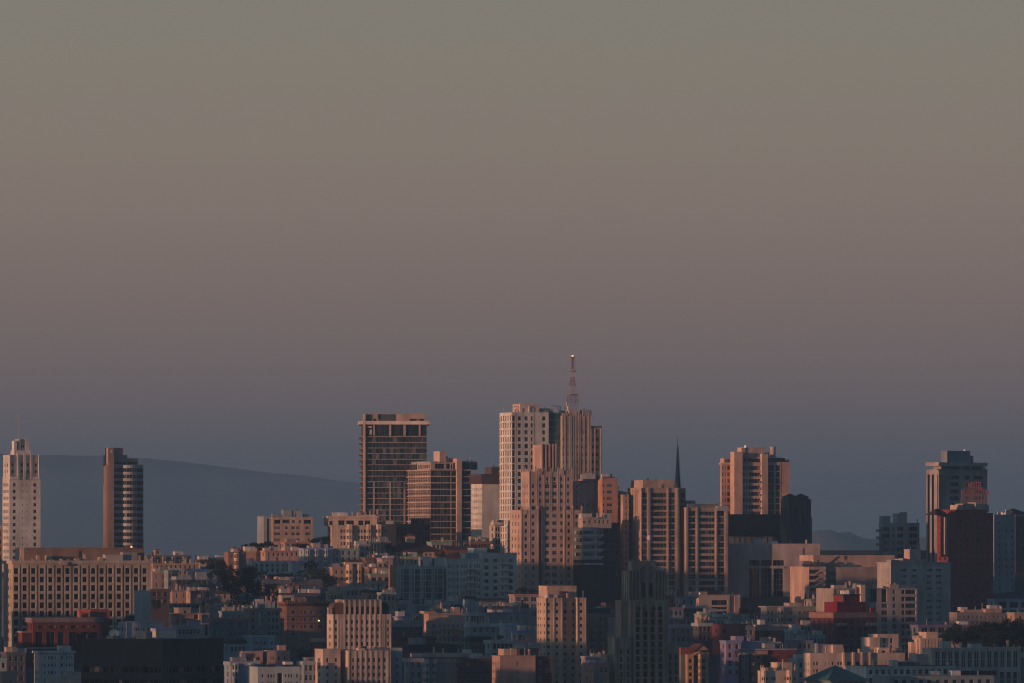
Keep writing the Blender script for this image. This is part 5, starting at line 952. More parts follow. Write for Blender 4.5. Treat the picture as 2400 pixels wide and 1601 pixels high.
b = B('apartment_house', 'ochre house with two rounded gables and a recessed centre', 'apartment house', 1603, 1611, 1662, 1535, 2340, (.52, .34, .2), d=8); rw = rr(1549, 15.8, 5, 9)
b.tier(1611, 1626, 1535, F=[(cc(9, 1618.5), rw)]); b.tier(1626, 1638, 1533, y0=2.5, d=9, c=(.3, .28, .26), name='recess'); b.tier(1638, 1661, 1530, F=[(cc(8, 1649.5), rw)], name='wall'); b.bay(1636, 1643, 1532, 1640, rows=rw); b.gable(1628, 1662, 1509, 1524, y0=2, d=8, c=(.12, .06, .05), wall=wallm((.46, .28, .14))); b.gable(1622, 1660, 1527, 1537, y0=-.2, d=2.5, c=(.42, .27, .17)); b.tier(1596, 1628, 1519, 1535, y0=4, d=7, c=(.3, .09, .07), name='brick_parapet'); b.tier(1660, 1684, 1534, y0=1, d=10, c=(.12, .13, .13), name='side_wing'); b.tier(1596, 1611, 1535, y0=2, d=8, c=(.2, .19, .18), name='side_wing'); b.done()
b = B('apartment_house', 'cream bay fronted house with tall flues and a roof box at the bottom edge', 'apartment house', 1776, 1782, 1870, 1573, 2220, (.6, .46, .35)); rw = rr(1591, 18, 3, 8); b.tier(1782, 1870, 1573, F=[([(1796, 1800), (1808, 1812), (1814, 1818), (1839, 1842), (1861, 1865)], rw)])
for x0, x1 in ((1784, 1795), (1843, 1857)): b.bay(x0, x1, 1571, 1620, rows=rw)
b.tier(1822, 1857, 1554, 1573, y0=4, d=6, name='roof_box', F=[([(1828, 1832)], [(1556, 1566)], 'recess', .5)]); b.tier(1793, 1820, 1566, 1573, y0=3, d=4, name='roof_room'); 
for x, t in ((1783.5, 1559), (1788.5, 1559), (1859, 1572), (1863, 1558), (1835, 1545)): b.pole('flue', x, t, 1575, .16, 2, plain((.6, .46, .38)))
b.done()
b = B('apartment_block', 'long cream apartment block with a blank end wall and vertical ribs', 'apartment building', 1883, 1899, 2121, 1532, 2290, (.62, .48, .38))
rw = rr(1555.5, 16.7, 5, 8); b.tier(1899, 2121, 1532, F=[([(1906.5, 1910.5), (1913, 1917.5), (1949.5, 1954), (1963, 1968), (1969, 1974), (1985, 1995), (2005, 2015), (2026, 2036), (2046, 2056)], rw), (cc(1.6, 1934.8, 1942.8, 2067, 2076), rw)], L=[((.1, .9, 3, .3), rw)])
for x in (1978.5, 2001.5, 2021, 2040): b.bx('rib', x - 2.2, x + 2.2, 1529, 1620, -.7, .06)
b.tier(1918, 1952, 1512, 1532, y0=6, d=6, name='roof_house'); b.tier(1952, 1976, 1512.5, 1532, y0=4.8, d=7, name='roof_house'); b.bx('chimney', 1912.5, 1917.5, 1508, 1532, 5.5, 7.5)
b.tier(2038, 2062, 1496, 1532, y0=8, d=8, name='stair_tower'); b.tier(2057, 2106, 1488, 1532, y0=9, d=9, name='tower', F=[([(2070, 2075), (2086.5, 2092)], [(1497, 1509)], 'dark', .4), ([(2070, 2075), (2086.5, 2092)], [(1514, 1518)], 'dark', .4)]); b.tier(2060, 2114, 1520, 1532, y0=5, d=4, name='terrace', F=[([(2066, 2076), (2092, 2097), (2099, 2102), (2104, 2108)], [(1526, 1531)], 'dark', .3)]); b.bx('fire_escape', 1942, 1978, 1564, 1565.2, -1, .05, c=(.3, .2, .16)); b.done()
b = B('turret_house', 'green copper pyramid roof on a round walled turret', 'turret', 1935, 1940, 2040, 1594, 2130, (.18, .26, .28), yaw=32, d=14); b.tier(1948, 2030, 1594, F=[((1960, 2028, 5, .5), [(1600, 1612)], 'dark')]); b.hip(1940, 2034, 1560.5, 1594.5, y0=-.2, d=14, c=COPPER, ridge=.01, over=.4); b.cornice(1593.5, 1597, .5, 1945, 2034, c=(.16, .22, .24)); b.done()
b = B('office_building', 'low white office building with a row of square windows and roof fans', 'office building', 2024, 2030, 2240, 1563, 2210, (.5, .53, .52), d=20); b.tier(2030, 2240, 1563, F=[((2034, 2238, 14, .62), [(1569.5, 1581), (1589, 1601), (1608, 1620)], 'win', .4)]); b.cornice(1562, 1564.3, .25)
for x in (2100, 2118, 2134, 2150): b.bx('roof_fan', x - 6, x + 6, 1551.5 + (x % 3), 1563, 4, 8, c=(.16, .18, .18))
b.done()
b = B('office_building', 'wide grey office building with tall gridded windows across its top storey', 'office building', 2176, 2184, 2392, 1520, 2232, (.42, .4, .38), d=8)
b.tier(2184, 2392, 1520, F=[([(2192.5 + 15.25 * i, 2202.3 + 15.25 * i) for i in range(13)], [(1527.5, 1545), (1546.5, 1565)], 'teal', .5), ([(2344 + 15.25 * i, 2354 + 15.25 * i) for i in range(3)], [(1576, 1592), (1594, 1610)], 'teal', .5), ([(2227, 2338)], [(1573, 1586)], 'darkband', 1.5)]); b.cornice(1519, 1522, .2)
for i in range(13):
    x = 2197.4 + 15.25 * i; b.bx('glazing_bar', x - .35, x + .35, 1527.5, 1565, .2, .47, c=(.35, .42, .44))
b.tier(2148, 2184, 1534, y0=3, d=4, c=(.4, .42, .41), name='side_wing', F=[([(2168, 2172), (2176, 2179)], rr(1545, 15, 3, 6))]); b.bx('roof_rail', 2345, 2396, 1518.5, 1519.4, 1, 1.3, c=(.6, .62, .62)); b.done()
b = B('office_building', 'pale lower wing with shaded loading bays at the bottom corner', 'office building', 2076, 2084, 2330, 1590, 2150, (.26, .3, .31), d=14); b.tier(2084, 2330, 1586, F=[((2090, 2326, 12, .5), [(1594, 1606)], 'dark')]); b.done()
b = B('theatre_building', 'cream ribbed building with a stepped gabled end lit orange', 'building', 2136, 2157, 2260, 1497, 2400, (.6, .44, .34), d=5, yaw=19)
b.tier(2157, 2250, 1497, F=[((2166, 2248, 11, .28), [(1499, 1540)], 'recess', .6)]); b.tier(2171, 2199, 1483, 1497, y0=1, d=7, name='gable_block'); b.cornice(1481.5, 1484, .3, 2172, 2196, d=7, y0=1); b.tier(2136, 2150, 1506, y0=3, d=3, name='end_wall'); b.tier(2150, 2163, 1500, y0=1.5, d=3, name='end_wall', F=[([(2152, 2154), (2157, 2159)], [(1522, 1530)])]); b.tier(2153, 2172, 1491, 1500, y0=5, d=6, name='roof_room', c=(.44, .35, .31)); b.done()
b = B('apartment_house', 'dark red brick apartment house with white lattice balconies and a bright red roof house', 'apartment house', 1935, 1954, 2055, 1436, 2530, (.16, .05, .055), yaw=30, d=16, frame=(.1, .06, .06))
rw = rr(1459, 15, 9, 8); b.tier(1954, 2055, 1436, F=[((1957, 2053, 6, .55), rw, 'dark', .4)], L=[((.05, .95, 4, .3), [(1440, 1600)], 'recess', .3)], c=(.18, .06, .065)); b.cornice(1436, 1449, .5, c=(.3, .17, .14))
for x0, x1 in ((1957, 1981), (2028, 2051)):
    mb = MB()
    for i in range(7): u = b.u(x0 + (x1 - x0) * i / 6); mb.box(u - .12, u + .12, -.9, -.7, b.z(1467), b.z(1460))
    mb.box(b.u(x0), b.u(x1), -.9, -.7, b.z(1460.8), b.z(1460)); mb.obj('balcony_lattice', plain((.5, .52, .52)), b.e)
b.tier(1962, 2030, 1412, 1436, y0=3, d=9, c=(.2, .022, .028), name='roof_house', F=[((1970, 2030, 16, .5), [(1415.5, 1422)], 'pale', .2)]); b.tier(1974, 2015, 1394, 1412, y0=5, d=6, c=(.2, .035, .035), name='upper_roof_house'); b.cornice(1393, 1396, .3, 1974, 2015, c=(.05, .04, .04), d=6, y0=5); b.bx('party_wall', 1974, 1979, 1396, 1411, 4.8, 5.06, c=(.5, .25, .17)); b.clutter(1965, 2020, 1392, 4, y=6); b.bx('chimney', 2041, 2052, 1425, 1436, 2, 4, c=(.24, .03, .035)); b.done()
b = B('apartment_block', 'tan apartment block with tall dark glass slots and stacked bays behind the red roof house', 'apartment building', 1949, 1953, 2150, 1380, 2640, (.34, .29, .26), yaw=22, d=16)
fl = rr(1388, 16.2, 10, 10)
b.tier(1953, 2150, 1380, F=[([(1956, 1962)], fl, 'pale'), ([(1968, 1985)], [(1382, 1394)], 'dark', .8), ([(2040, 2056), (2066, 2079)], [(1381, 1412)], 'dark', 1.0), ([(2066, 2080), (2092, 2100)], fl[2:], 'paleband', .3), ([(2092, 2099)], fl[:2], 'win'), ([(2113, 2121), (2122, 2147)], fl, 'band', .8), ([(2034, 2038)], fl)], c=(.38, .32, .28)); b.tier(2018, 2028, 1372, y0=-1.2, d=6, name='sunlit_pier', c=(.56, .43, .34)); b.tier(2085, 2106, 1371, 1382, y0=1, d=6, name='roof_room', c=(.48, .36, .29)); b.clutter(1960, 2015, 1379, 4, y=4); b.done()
HL('dim grey block below the orange lit end wall with broad window openings', 2148, 2152, 2280, 1466, 2600, (.2, .22, .24), n=6, rows=3, cl=1, ww=3, wh=2, st='dark', step=18)
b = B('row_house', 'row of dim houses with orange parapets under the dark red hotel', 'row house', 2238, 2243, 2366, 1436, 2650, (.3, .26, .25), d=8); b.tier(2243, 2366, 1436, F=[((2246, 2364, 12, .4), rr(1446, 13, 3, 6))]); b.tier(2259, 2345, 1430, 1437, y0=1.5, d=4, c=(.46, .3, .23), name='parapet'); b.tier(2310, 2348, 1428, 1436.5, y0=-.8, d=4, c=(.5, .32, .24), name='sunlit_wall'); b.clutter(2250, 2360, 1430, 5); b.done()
HL('pale modern house with a deep dark opening at the edge of the dark trees', 2328, 2332, 2420, 1405, 2690, (.36, .4, .4), n=3, rows=2, cl=0, ww=8, wh=2.4, st='dark', step=20)
HL('small orange walled house at the very edge beside the pale modern house', 2374, 2378, 2430, 1437, 2640, (.5, .33, .25), n=2, rows=2, cl=1)
HL('grey house with three windows at the bottom edge near the striped flag tower', 1866, 1869, 1886, 1545, 2300, (.34, .38, .39), n=1, rows=3, cl=1)
HL('slate-dim house with many dark panes between the grey cornice house and the red brick block', 1860, 1864, 1940, 1466, 2580, (.24, .27, .28), n=6, rows=4, cl=2, step=16)
HL('tan box house with a sunny top left of the red roof house', 1896, 1902, 1960, 1398, 2720, (.4, .36, .33), n=4, rows=3, cl=2) if False else HL('tan box house with a sunny top between the parking garage and the red roof house', 1896, 1902, 1945, 1406, 2720, (.4, .34, .3), n=3, rows=3, cl=1)
HL('dim row house under the tan box house', 1852, 1858, 1905, 1502, 2480, (.22, .25, .27), n=4, rows=3, cl=1)

# ---------------- more of the small houses packed on the slope
HL('narrow cream house with a pointed roof above the scribbled stair wall', 440, 443, 470, 1368, 2735, CREAM, n=3, rows=2, roof='gable', peak=8, roofc=(.14, .1, .09), cl=1)
HL('small buff house half hidden by the touching hillside trees', 515, 519, 550, 1366, 2760, BUFF, n=4, rows=2, cl=2)
HL('whitewashed cottage with a dark ridge beside the reddish autumn tree', 594, 598, 622, 1394, 2672, WHITE, n=3, rows=1, roof='side', peak=6, cl=1)
HL('pale pink house with roof pipes over the arched porch house', 468, 472, 500, 1402, 2650, PINK, n=3, rows=2, cl=3)
HL('grey-white terrace with a row of tiny windows under the open pavilion', 598, 602, 660, 1413, 2600, PALE, n=8, rows=2, cl=3, ww=.8)
HL('cream gabled house on the slope between the teal bays and the olive tree', 700, 703, 728, 1344, 2775, CREAM, n=2, rows=2, roof='gable', peak=8, cl=1)
HL('tall thin white house beneath the wide shaded white house', 668, 671, 688, 1352, 2765, (.5, .53, .53), n=2, rows=3, cl=1)
HL('brown gabled house beside the tall thin white house', 688, 691, 716, 1356, 2760, (.28, .17, .13), n=2, rows=2, roof='gable', peak=9, cl=1)
HL('tan corner house with a bay at the end of the hedge tree', 612, 616, 640, 1356, 2750, TAN, n=2, rows=2, bays=((624, 633),), cl=2)
HL('pale block with a stair head on the roof behind the brown cornice hotel', 770, 774, 806, 1388, 2640, (.5, .4, .33), n=4, rows=2, cl=3)
HL('cream roofscape house with dormers above the ribbed white tower crown', 806, 810, 862, 1378, 2660, (.52, .4, .31), n=5, rows=2, cl=5)
HL('small salmon house between the pipes above the ribbed white tower crown', 856, 860, 896, 1388, 2640, (.52, .34, .27), n=3, rows=1, cl=3, roof='side', peak=6)
HL('stone coloured house with a garden wall below the orange end wall', 893, 896, 928, 1390, 2630, (.42, .36, .31), n=3, rows=2, cl=2)
HL('white house with a tall side gable between the toothed cornice and the white stepped house', 928, 931, 962, 1470, 2580, (.46, .5, .5), n=3, rows=2, roof='gable', peak=9, roofc=(.05, .055, .06), cl=1)
HL('teal plastered house with a chimney pair beneath the white stepped house', 955, 958, 992, 1456, 2610, (.34, .4, .4), n=4, rows=1, cl=3)
HL('low pale house with a lean-to in front of the slim window apartment house', 1010, 1014, 1058, 1428, 2650, (.44, .46, .45), n=5, rows=1, cl=3)
HL('white villa with three dormers behind the plain grey plastered house', 1150, 1153, 1200, 1428, 2630, (.5, .52, .5), n=5, rows=1, roof='mansard', peak=7, roofc=(.06, .06, .07), cl=1)
HL('cream bay house near the foot of the cream modern block', 1640, 1644, 1672, 1440, 2670, (.44, .38, .34), n=2, rows=2, bays=((1652, 1664),), cl=2)
HL('pale grey twin house between the louvred house and the dark conifer', 1676, 1680, 1722, 1448, 2640, (.4, .42, .42), n=5, rows=2, cl=3)
HL('slate gabled house in the hollow beside the plain dark red block', 1728, 1732, 1768, 1470, 2550, (.26, .29, .31), n=3, rows=2, roof='gable', peak=9, roofc=(.06, .065, .07), cl=1)
HL('white bay fronted house behind the orange red brick apartment house', 1848, 1852, 1884, 1478, 2545, (.42, .45, .45), n=2, rows=3, bays=((1860, 1872),), cl=2)
HL('dim teal house with a roof railing by the lilac stepped tower', 1786, 1790, 1830, 1506, 2450, (.28, .32, .34), n=4, rows=2, cl=2)
HL('grey flat house in the dip between the white bay house and the red roof house', 1884, 1888, 1934, 1490, 2500, (.3, .32, .33), n=5, rows=3, cl=2)
HL('small white house at the foot of the brown stacked bay block', 1372, 1376, 1420, 1540, 2400, (.36, .33, .32), n=4, rows=2, cl=2)
# ================================================================ trees, each its own
def leafm(name, cols):
    m, nt, bs = nodes(name); ge = N(nt, 'ShaderNodeNewGeometry'); oi = N(nt, 'ShaderNodeObjectInfo'); cr = N(nt, 'ShaderNodeValToRGB')
    nt.links.new(ge.outputs['Random Per Island'], cr.inputs[0]); e = cr.color_ramp.elements
    while len(e) < len(cols): e.new(.5)
    for i, c in enumerate(cols): e[i].position = i / (len(cols) - 1); e[i].color = (*c, 1)
    nt.links.new(cr.outputs[0], bs.inputs['Base Color']); bs.inputs['Roughness'].default_value = .7; bs.inputs['Specular IOR Level'].default_value = .2; return m
LEAF = leafm('leaf_green', [(.02, .03, .014), (.035, .05, .02), (.05, .065, .028)]); LEAFD = leafm('leaf_dark', [(.012, .02, .012), (.022, .034, .018)]); LEAFR = leafm('leaf_autumn', [(.08, .03, .02), (.12, .05, .03), (.2, .1, .05)])
BARK = wallm((.06, .045, .035), .95, .3, 'bark')
def crown_mesh(kind, seed, n):
    g = random.Random(seed); mb = MB(); cl = []
    for i in range(26):
        if kind == 'cone': t = g.random() ** .8; r = (1 - t) * .42 * math.sqrt(g.random()); a = g.random() * 6.28; cl.append((r * math.cos(a), r * math.sin(a), t * .97 + .02, .05 + .1 * (1 - t)))
        elif kind == 'cypress': r = .5 * math.sqrt(g.random()); a = g.random() * 6.28; t = g.random(); cl.append((r * math.cos(a), r * math.sin(a), .38 + .55 * t * (1 - r * .9), .13))
        elif kind == 'flat': r = .55 * math.sqrt(g.random()); a = g.random() * 6.28; cl.append((r * math.cos(a), r * math.sin(a), .72 + .2 * g.random() - .25 * r, .13))
        else: r = .42 * g.random() ** .5; a = g.random() * 6.28; t = g.random(); z = .3 + .62 * t; r *= math.sqrt(max(.05, 1 - ((z - .58) / .42) ** 2)); cl.append((r * math.cos(a), r * math.sin(a), z, .09 + .08 * g.random()))
    for k in range(n):
        c = g.choice(cl); d = Vector((g.gauss(0, 1), g.gauss(0, 1), g.gauss(0, 1))); d.normalize(); p = Vector(c[:3]) + d * c[3] * g.random() ** .4
        s = (.016 + .02 * g.random()); u = Vector((g.gauss(0, 1), g.gauss(0, 1), g.gauss(0, .6))).normalized(); w = u.orthogonal().normalized(); mb.k = {}
        mb.q(p - u * s, p + w * s * .7, p + u * s, p - w * s * .7)
    return mb, cl
_CR = {}
def tree(label, px, pyT, pyB, wpx, Y, kind='round', leaf=None, name='tree', grp=None, cat='tree', n=2600):
    leaf = leaf or LEAF; h = (pyB - pyT) * K * Y; w = wpx * K * Y; e = empty(name, (PX(px, Y), Y, PZ(pyB, Y) - .4), random.Random(label).uniform(0, 6.28)); tag(e, label, cat, grp)
    key = (kind, len(_CR) % 4 if len(_CR) < 12 else random.Random(label).randrange(4), leaf.name)
    if key not in _CR:
        mb, cl = crown_mesh(kind, str(key), n); me = mb.mesh('crown', leaf); tb = MB(); top = .9 if kind == 'cone' else .55
        tb.bar((0, 0, 0), (.01, .01, top), .028, 7, r2=.01)
        for c in cl[:9]: tb.bar((.005, .005, c[2] * .5 + .08), (c[0] * .8, c[1] * .8, c[2]), .012, 4, r2=.004)
        _CR[key] = (me, tb.mesh('trunk', BARK))
    me, tm = _CR[key]; k = (w / .95, w / .95, h)
    for nm, m in (('crown', me), ('trunk', tm)): o = bpy.data.objects.new(nm, m); C.objects.link(o); o.parent = e; o.scale = k
    return e
TR = 'trees on the slope'
for a in [('dark round tree in the middle of the hillside, larger of the touching pair', 578, 1328, 1412, 96, 2640, 'round', LEAFD), ('dark round tree beside the larger hillside tree, nearer the buff house', 542, 1344, 1402, 70, 2650, 'round', LEAFD), ('reddish autumn tree below the large dark hillside tree', 634, 1366, 1424, 58, 2632, 'round', LEAFR),
    ('dark tree rising behind the white cottage roof', 508, 1314, 1356, 60, 2800, 'round', LEAFD), ('small dark tree joined to the tree behind the cottage roof', 534, 1324, 1360, 36, 2800, 'round', LEAFD), ('dark garden tree against the pale teal row house', 728, 1312, 1345, 36, 2840, 'round', LEAFD),
    ('spreading hedge tree below the wide shaded white house', 655, 1340, 1376, 100, 2745, 'round', LEAF), ('broad olive tree next to the crenellated row house', 748, 1330, 1374, 70, 2735, 'round', LEAF), ('round dark bush tree at the foot of the crenellated row house', 774, 1352, 1386, 40, 2715, 'round', LEAFD),
    ('bushy dark tree on the skyline beside the ornate cream apartments', 752, 1256, 1292, 56, 2945, 'round', LEAFD), ('low shrubby tree under the flat-topped apartment block', 705, 1272, 1296, 46, 2925, 'round', LEAFD),
    ('thin umbrella tree on the crest, first from the turreted house', 576, 1272, 1296, 20, 2925, 'flat', LEAFD), ('umbrella tree on the crest with a bare trunk, second from the turreted house', 594, 1268, 1296, 22, 2925, 'flat', LEAFD), ('umbrella tree on the crest, third from the turreted house', 611, 1269, 1296, 22, 2928, 'flat', LEAFD), ('umbrella tree touching the flat-topped apartment block', 629, 1265, 1296, 26, 2930, 'flat', LEAFD),
    ('dark tree by the red hip roof beside the grey chimney house', 911, 1272, 1308, 26, 2880, 'round', LEAFD), ('dark tree in front of the red hip roof', 983, 1288, 1310, 22, 2870, 'round', LEAFD), ('flame coloured autumn tree on the brick terrace', 1031, 1284, 1312, 26, 2870, 'round', LEAFR), ('rust coloured shrubby tree against the brick terrace house', 1066, 1292, 1314, 40, 2862, 'round', LEAFR),
    ('dark tree clump between the cottage roof and the touching trees', 512, 1330, 1374, 62, 2700, 'round', LEAFD), ('round garden tree before the wide shaded white house, beside the hedge tree', 612, 1336, 1362, 40, 2800, 'round', LEAFD), ('dark tree between the brown gabled house and the olive tree', 722, 1346, 1378, 34, 2745, 'round', LEAFD), ('thin dark cypress-like tree by the tan corner house', 604, 1352, 1392, 18, 2735, 'cone', LEAFD), ('small street tree beneath the cream gabled house with red tiles', 540, 1404, 1424, 30, 2620, 'round', LEAFD), ('tall dark conifer in front of the auditorium window wall', 1741, 1398, 1462, 42, 2680, 'cone', LEAFD), ('lower dark conifer beside the tall conifer', 1764, 1422, 1462, 34, 2672, 'cone', LEAFD), ('tiny pointed conifer at the foot of the zigzag stair', 1887, 1388, 1412, 12, 2790, 'cone', LEAFD),
    ('tall dark conifer between the brown cornice hotel and the ribbed white tower', 733, 1496, 1560, 36, 2420, 'cone', LEAFD), ('broad dark tree in the gap below the brown cornice hotel', 716, 1526, 1566, 44, 2400, 'round', LEAFD), ('dark leafy tree at the foot of the pink hotel tower', 1222, 1374, 1398, 34, 2672, 'round', LEAFD), ('round leafy tree under the pink hotel tower, beside the cream apartment tower', 1250, 1378, 1402, 34, 2672, 'round', LEAFD),
    ('dark street tree under the plain white block wall beside the office grid', 304, 1440, 1475, 30, 2380, 'round', LEAFD), ('dim bush tree behind the brown white-windowed house', 366, 1402, 1432, 30, 2660, 'round', LEAFD), ('dark tree at the foot of the brick building with round windows', 200, 1478, 1540, 60, 2330, 'round', LEAFD), ('small terrace bush tree on the white cubic house', 1173, 1486, 1505, 18, 2490, 'round', LEAFD), ('shady tree in front of the glass grid building', 940, 1400, 1420, 36, 2680, 'round', LEAFD)]:
    tree(*a, grp=TR)
CYP = []
for a in [('wide flat cypress with slanting limbs over the ribbed theatre', 2255, 1452, 1530, 96, 2280, 'cypress'), ('dense cypress in the middle of the dark clump above the wide grey office', 2310, 1446, 1530, 90, 2285, 'cypress'), ('high domed cypress on the dark clump', 2345, 1438, 1526, 90, 2290, 'cypress'), ('heavy cypress at the picture edge over the wide grey office', 2395, 1442, 1526, 100, 2292, 'cypress'), ('low sprawling cypress tucked under the high domed one', 2330, 1468, 1530, 100, 2276, 'cypress'), ('sprawling cypress at the edge of the wide grey office roof', 2380, 1470, 1530, 90, 2278, 'cypress')]:
    CYP.append(tree(*a, leaf=LEAFD, name='cypress_tree', grp='dark cypresses above the wide grey office', n=5200))
for x, y0, x1, y1, Y in ((2222, 1488, 2242, 1522, 2276), (2262, 1492, 2284, 1524, 2279), (2232, 1505, 2243, 1488, 2276), (2306, 1480, 2298, 1520, 2281), (2309, 1482, 2322, 1516, 2281)):
    mb = MB(); e = empty('cypress_trunk', (PX(x, Y), Y, PZ(y0, Y))); mb.bar((0, 0, 0), (PX(x1, Y) - PX(x, Y), .5, PZ(y1, Y) - PZ(y0, Y)), .22, 6, r2=.3); o = mb.obj('trunk', BARK); bpy.data.objects.remove(e); o.parent = CYP[0 if x < 2280 else 1]; o.matrix_parent_inverse = Matrix(); w_ = CYP[0 if x < 2280 else 1]; o.matrix_basis = (Matrix.Translation(w_.location) @ Matrix.Rotation(w_.rotation_euler.z, 4, 'Z')).inverted() @ Matrix.Translation((PX(x, Y), Y, PZ(y0, Y)))
# utility poles on the crest
for i, (x, t, lab) in enumerate([(458, 1300, 'utility pole with a long crossarm against the sky'), (488, 1304, 'shorter utility pole standing over the cream eave house')]):
    e = empty('utility_pole', (PX(x, 2880), 2880, PZ(1330, 2880))); tag(e, lab, 'utility pole', 'utility poles on the crest'); hh = (1330 - t) * K * 2880
    mb = MB(); mb.bar((0, 0, 0), (0, 0, hh), .2, 6, r2=.15); mb.obj('pole', BARK, e); mb = MB(); w_ = 1.7; mb.bar((-w_ * .4, -.1, hh - .6), (w_ * 1.4 if i == 0 else w_, -.1, hh - .6), .1, 4); mb.obj('crossarm', BARK, e)
# cars in the shaded canyon street
def car(px, py, Y, lab, col, tail):
    e = empty('car', (PX(px, Y), Y, PZ(py, Y)), R(GRID)); tag(e, lab, 'car', 'cars on the canyon street')
    mb = MB(); mb.prism([(-.9, -2.2), (.9, -2.2), (.9, 2.2), (-.9, 2.2)], .35, .9); mb.prism([(-.8, -1.4), (.8, -1.4), (.8, 1.2), (-.8, 1.2)], .9, 1.5, scale_top=.78); mb.obj('body', plain(col, .3), e)
    for x in (-.8, .8):
        for y in (-1.4, 1.4): w_ = MB(); w_.bar((x - .1, y, .33), (x + .1, y, .33), .33, 10); w_.obj('wheel', plain((.02, .02, .02)), e)
    for x in (-.65, .65): l = MB(); l.box(x - .2, x + .2, -2.28, -2.19, .6, .8); l.obj('tail_light' if tail else 'headlight', emit((1, .08, .05), 4) if tail else emit((1, .9, .75), 5), e)
mr_, ntr, br_ = nodes('asphalt'); br_.inputs['Base Color'].default_value = (.045, .046, .05, 1); br_.inputs['Roughness'].default_value = .9
Yr0, Yr1 = 2560, 2832
mb = MB()
for i in range(8):
    ya, yb = Yr0 + (Yr1 - Yr0) * i / 8, Yr0 + (Yr1 - Yr0) * (i + 1) / 8; xa, xb = PX(1398, ya) + 6, PX(1396, yb)
    mb.q((xa - 8, ya, ground(ya, xa) + .05), (xa + 8, ya, ground(ya, xa) + .05), (xb + 8, yb, ground(yb, xb) + .05), (xb - 8, yb, ground(yb, xb) + .05))
tag(mb.obj('road', mr_), None, None, kind='structure')
for x, Y, lab, col, tail in [(1409, 2800, 'car with a glowing red tail light climbing the canyon street', (.1, .1, .11), True), (1394, 2770, 'pale car facing down the canyon street, higher of the two', (.4, .4, .4), False), (1420, 2740, 'silver car facing down the canyon street, lower of the two', (.35, .36, .38), False)]:
    e_py = HY + (ZC - ground(Y, PX(x, Y)) - .1) / (K * Y); car(x, e_py, Y, lab, col, tail)
# ================================================================ unseen high-rises added on the sun's side to throw the long morning shadows
TAN_EL = math.tan(R(SUN_EL))
def off_tower(label, q0, q1, xref, yref_row, Yref, dist, col, depth=24):
    """an added, unseen shadow caster DIST metres towards the sun from a point of the town whose shadow line is at picture row yref_row"""
    ca, sa = math.cos(R(SUN_AZ)), math.sin(R(SUN_AZ))
    a = xref * -sa + Yref * -ca + dist                      # distance along the sun direction
    q = lambda qq: (qq * ca + a * -sa, qq * -sa + a * -ca)
    x, y = q(q0); x1, y1 = q(q1); zt = PZ(yref_row, Yref) + TAN_EL * dist
    b = Bld.__new__(Bld); b.Y = y; b.xc = x; b.yaw = -R(SUN_AZ); b.c, b.s = math.cos(b.yaw), math.sin(b.yaw); b.z0 = max(0, ground(y) - 3); b.frame = (.3, .3, .3); b.col = col; b.wins = []; b.rng = random.Random(label)
    b.e = empty('office_tower', (x, y, b.z0), b.yaw); tag(b.e, label, 'tower', 'unseen towers added for shadows')
    w, h = q1 - q0, zt - b.z0; mb = MB(); fl = int(h / 4)
    ops = [(1.0, 3 + 4 * i, w - 1.0, 5.2 + 4 * i, .3, 'band') for i in range(fl - 1)]
    b.facade(mb, (0, 0), 0, w, 0, h, ops); b.facade(mb, (0, depth), -math.pi / 2, depth, 0, h, []); b.facade(mb, (w, 0), math.pi / 2, depth, 0, h, []); b.facade(mb, (w, depth), math.pi, w, 0, h, [(1.0, 3 + 4 * i, w - 1.0, 5.2 + 4 * i, .3, 'band') for i in range(fl - 1)])
    mb.obj('wall', wallm(col), b.e); r = MB(); r.box(-.2, w + .2, -.2, depth + .2, h - .1, h + .4); r.obj('roof', wallm(GREY), b.e); b.done()
#         label                                                       q0     q1     X     row   Y    dist
off_tower('grey banded office tower shading the glass grid apartments', -2252, -2213, -25, 1292, 2715, 300, (.3, .3, .31))
off_tower('beige banded office tower shading the foot of the pink hotel', -2346, -2300, 14, 1332, 2860, 330, BUFF)
off_tower('white banded tower shading the wide white hillside house', -2394, -2366, -98, 1308, 2835, 230, WHITE)
off_tower('broad brown office slab shading the middle slope', -2143, -2058, -10, 1400, 2600, 330, BROWN)
off_tower('lower brown office slab standing next to the broad brown slab', -2057.6, -2028, -10, 1480, 2560, 330, TAN)
off_tower('grey brown office slab at the end of the row of slabs', -2027.6, -1985, -10, 1436, 2600, 330, GREY)
off_tower('low tan office slab shading the foot of the long office grid', -2208, -2158, -165, 1452, 2560, 190, TAN)
off_tower('lower pinkish wing tower beside the low tan office slab', -2157.7, -2143.3, -165, 1530, 2560, 190, PINK)
off_tower('slim grey office tower shading the dark gothic tower', -1864, -1822, 43, 1312, 2280, 330, GREY)
off_tower('narrow pale tower shading the dentil corner house', -1984.7, -1957, 0, 1506, 2400, 330, PALE)
off_tower('slender cream twin of the narrow pale tower', -1946, -1928, 0, 1506, 2400, 330, CREAM)
off_tower('small cream tower shading the cornered white apartment house', -1899, -1884, -150, 1512, 2200, 130, CREAM)
off_tower('wide dark office slab shading the bottom office rows', -1762, -1692, 130, 1500, 2230, 470, DGREY)
off_tower('dark tower shading the black slab tower', -1664, -1596, -125, 1466, 1900, 190, GREY)
for _b in BLDS: pass
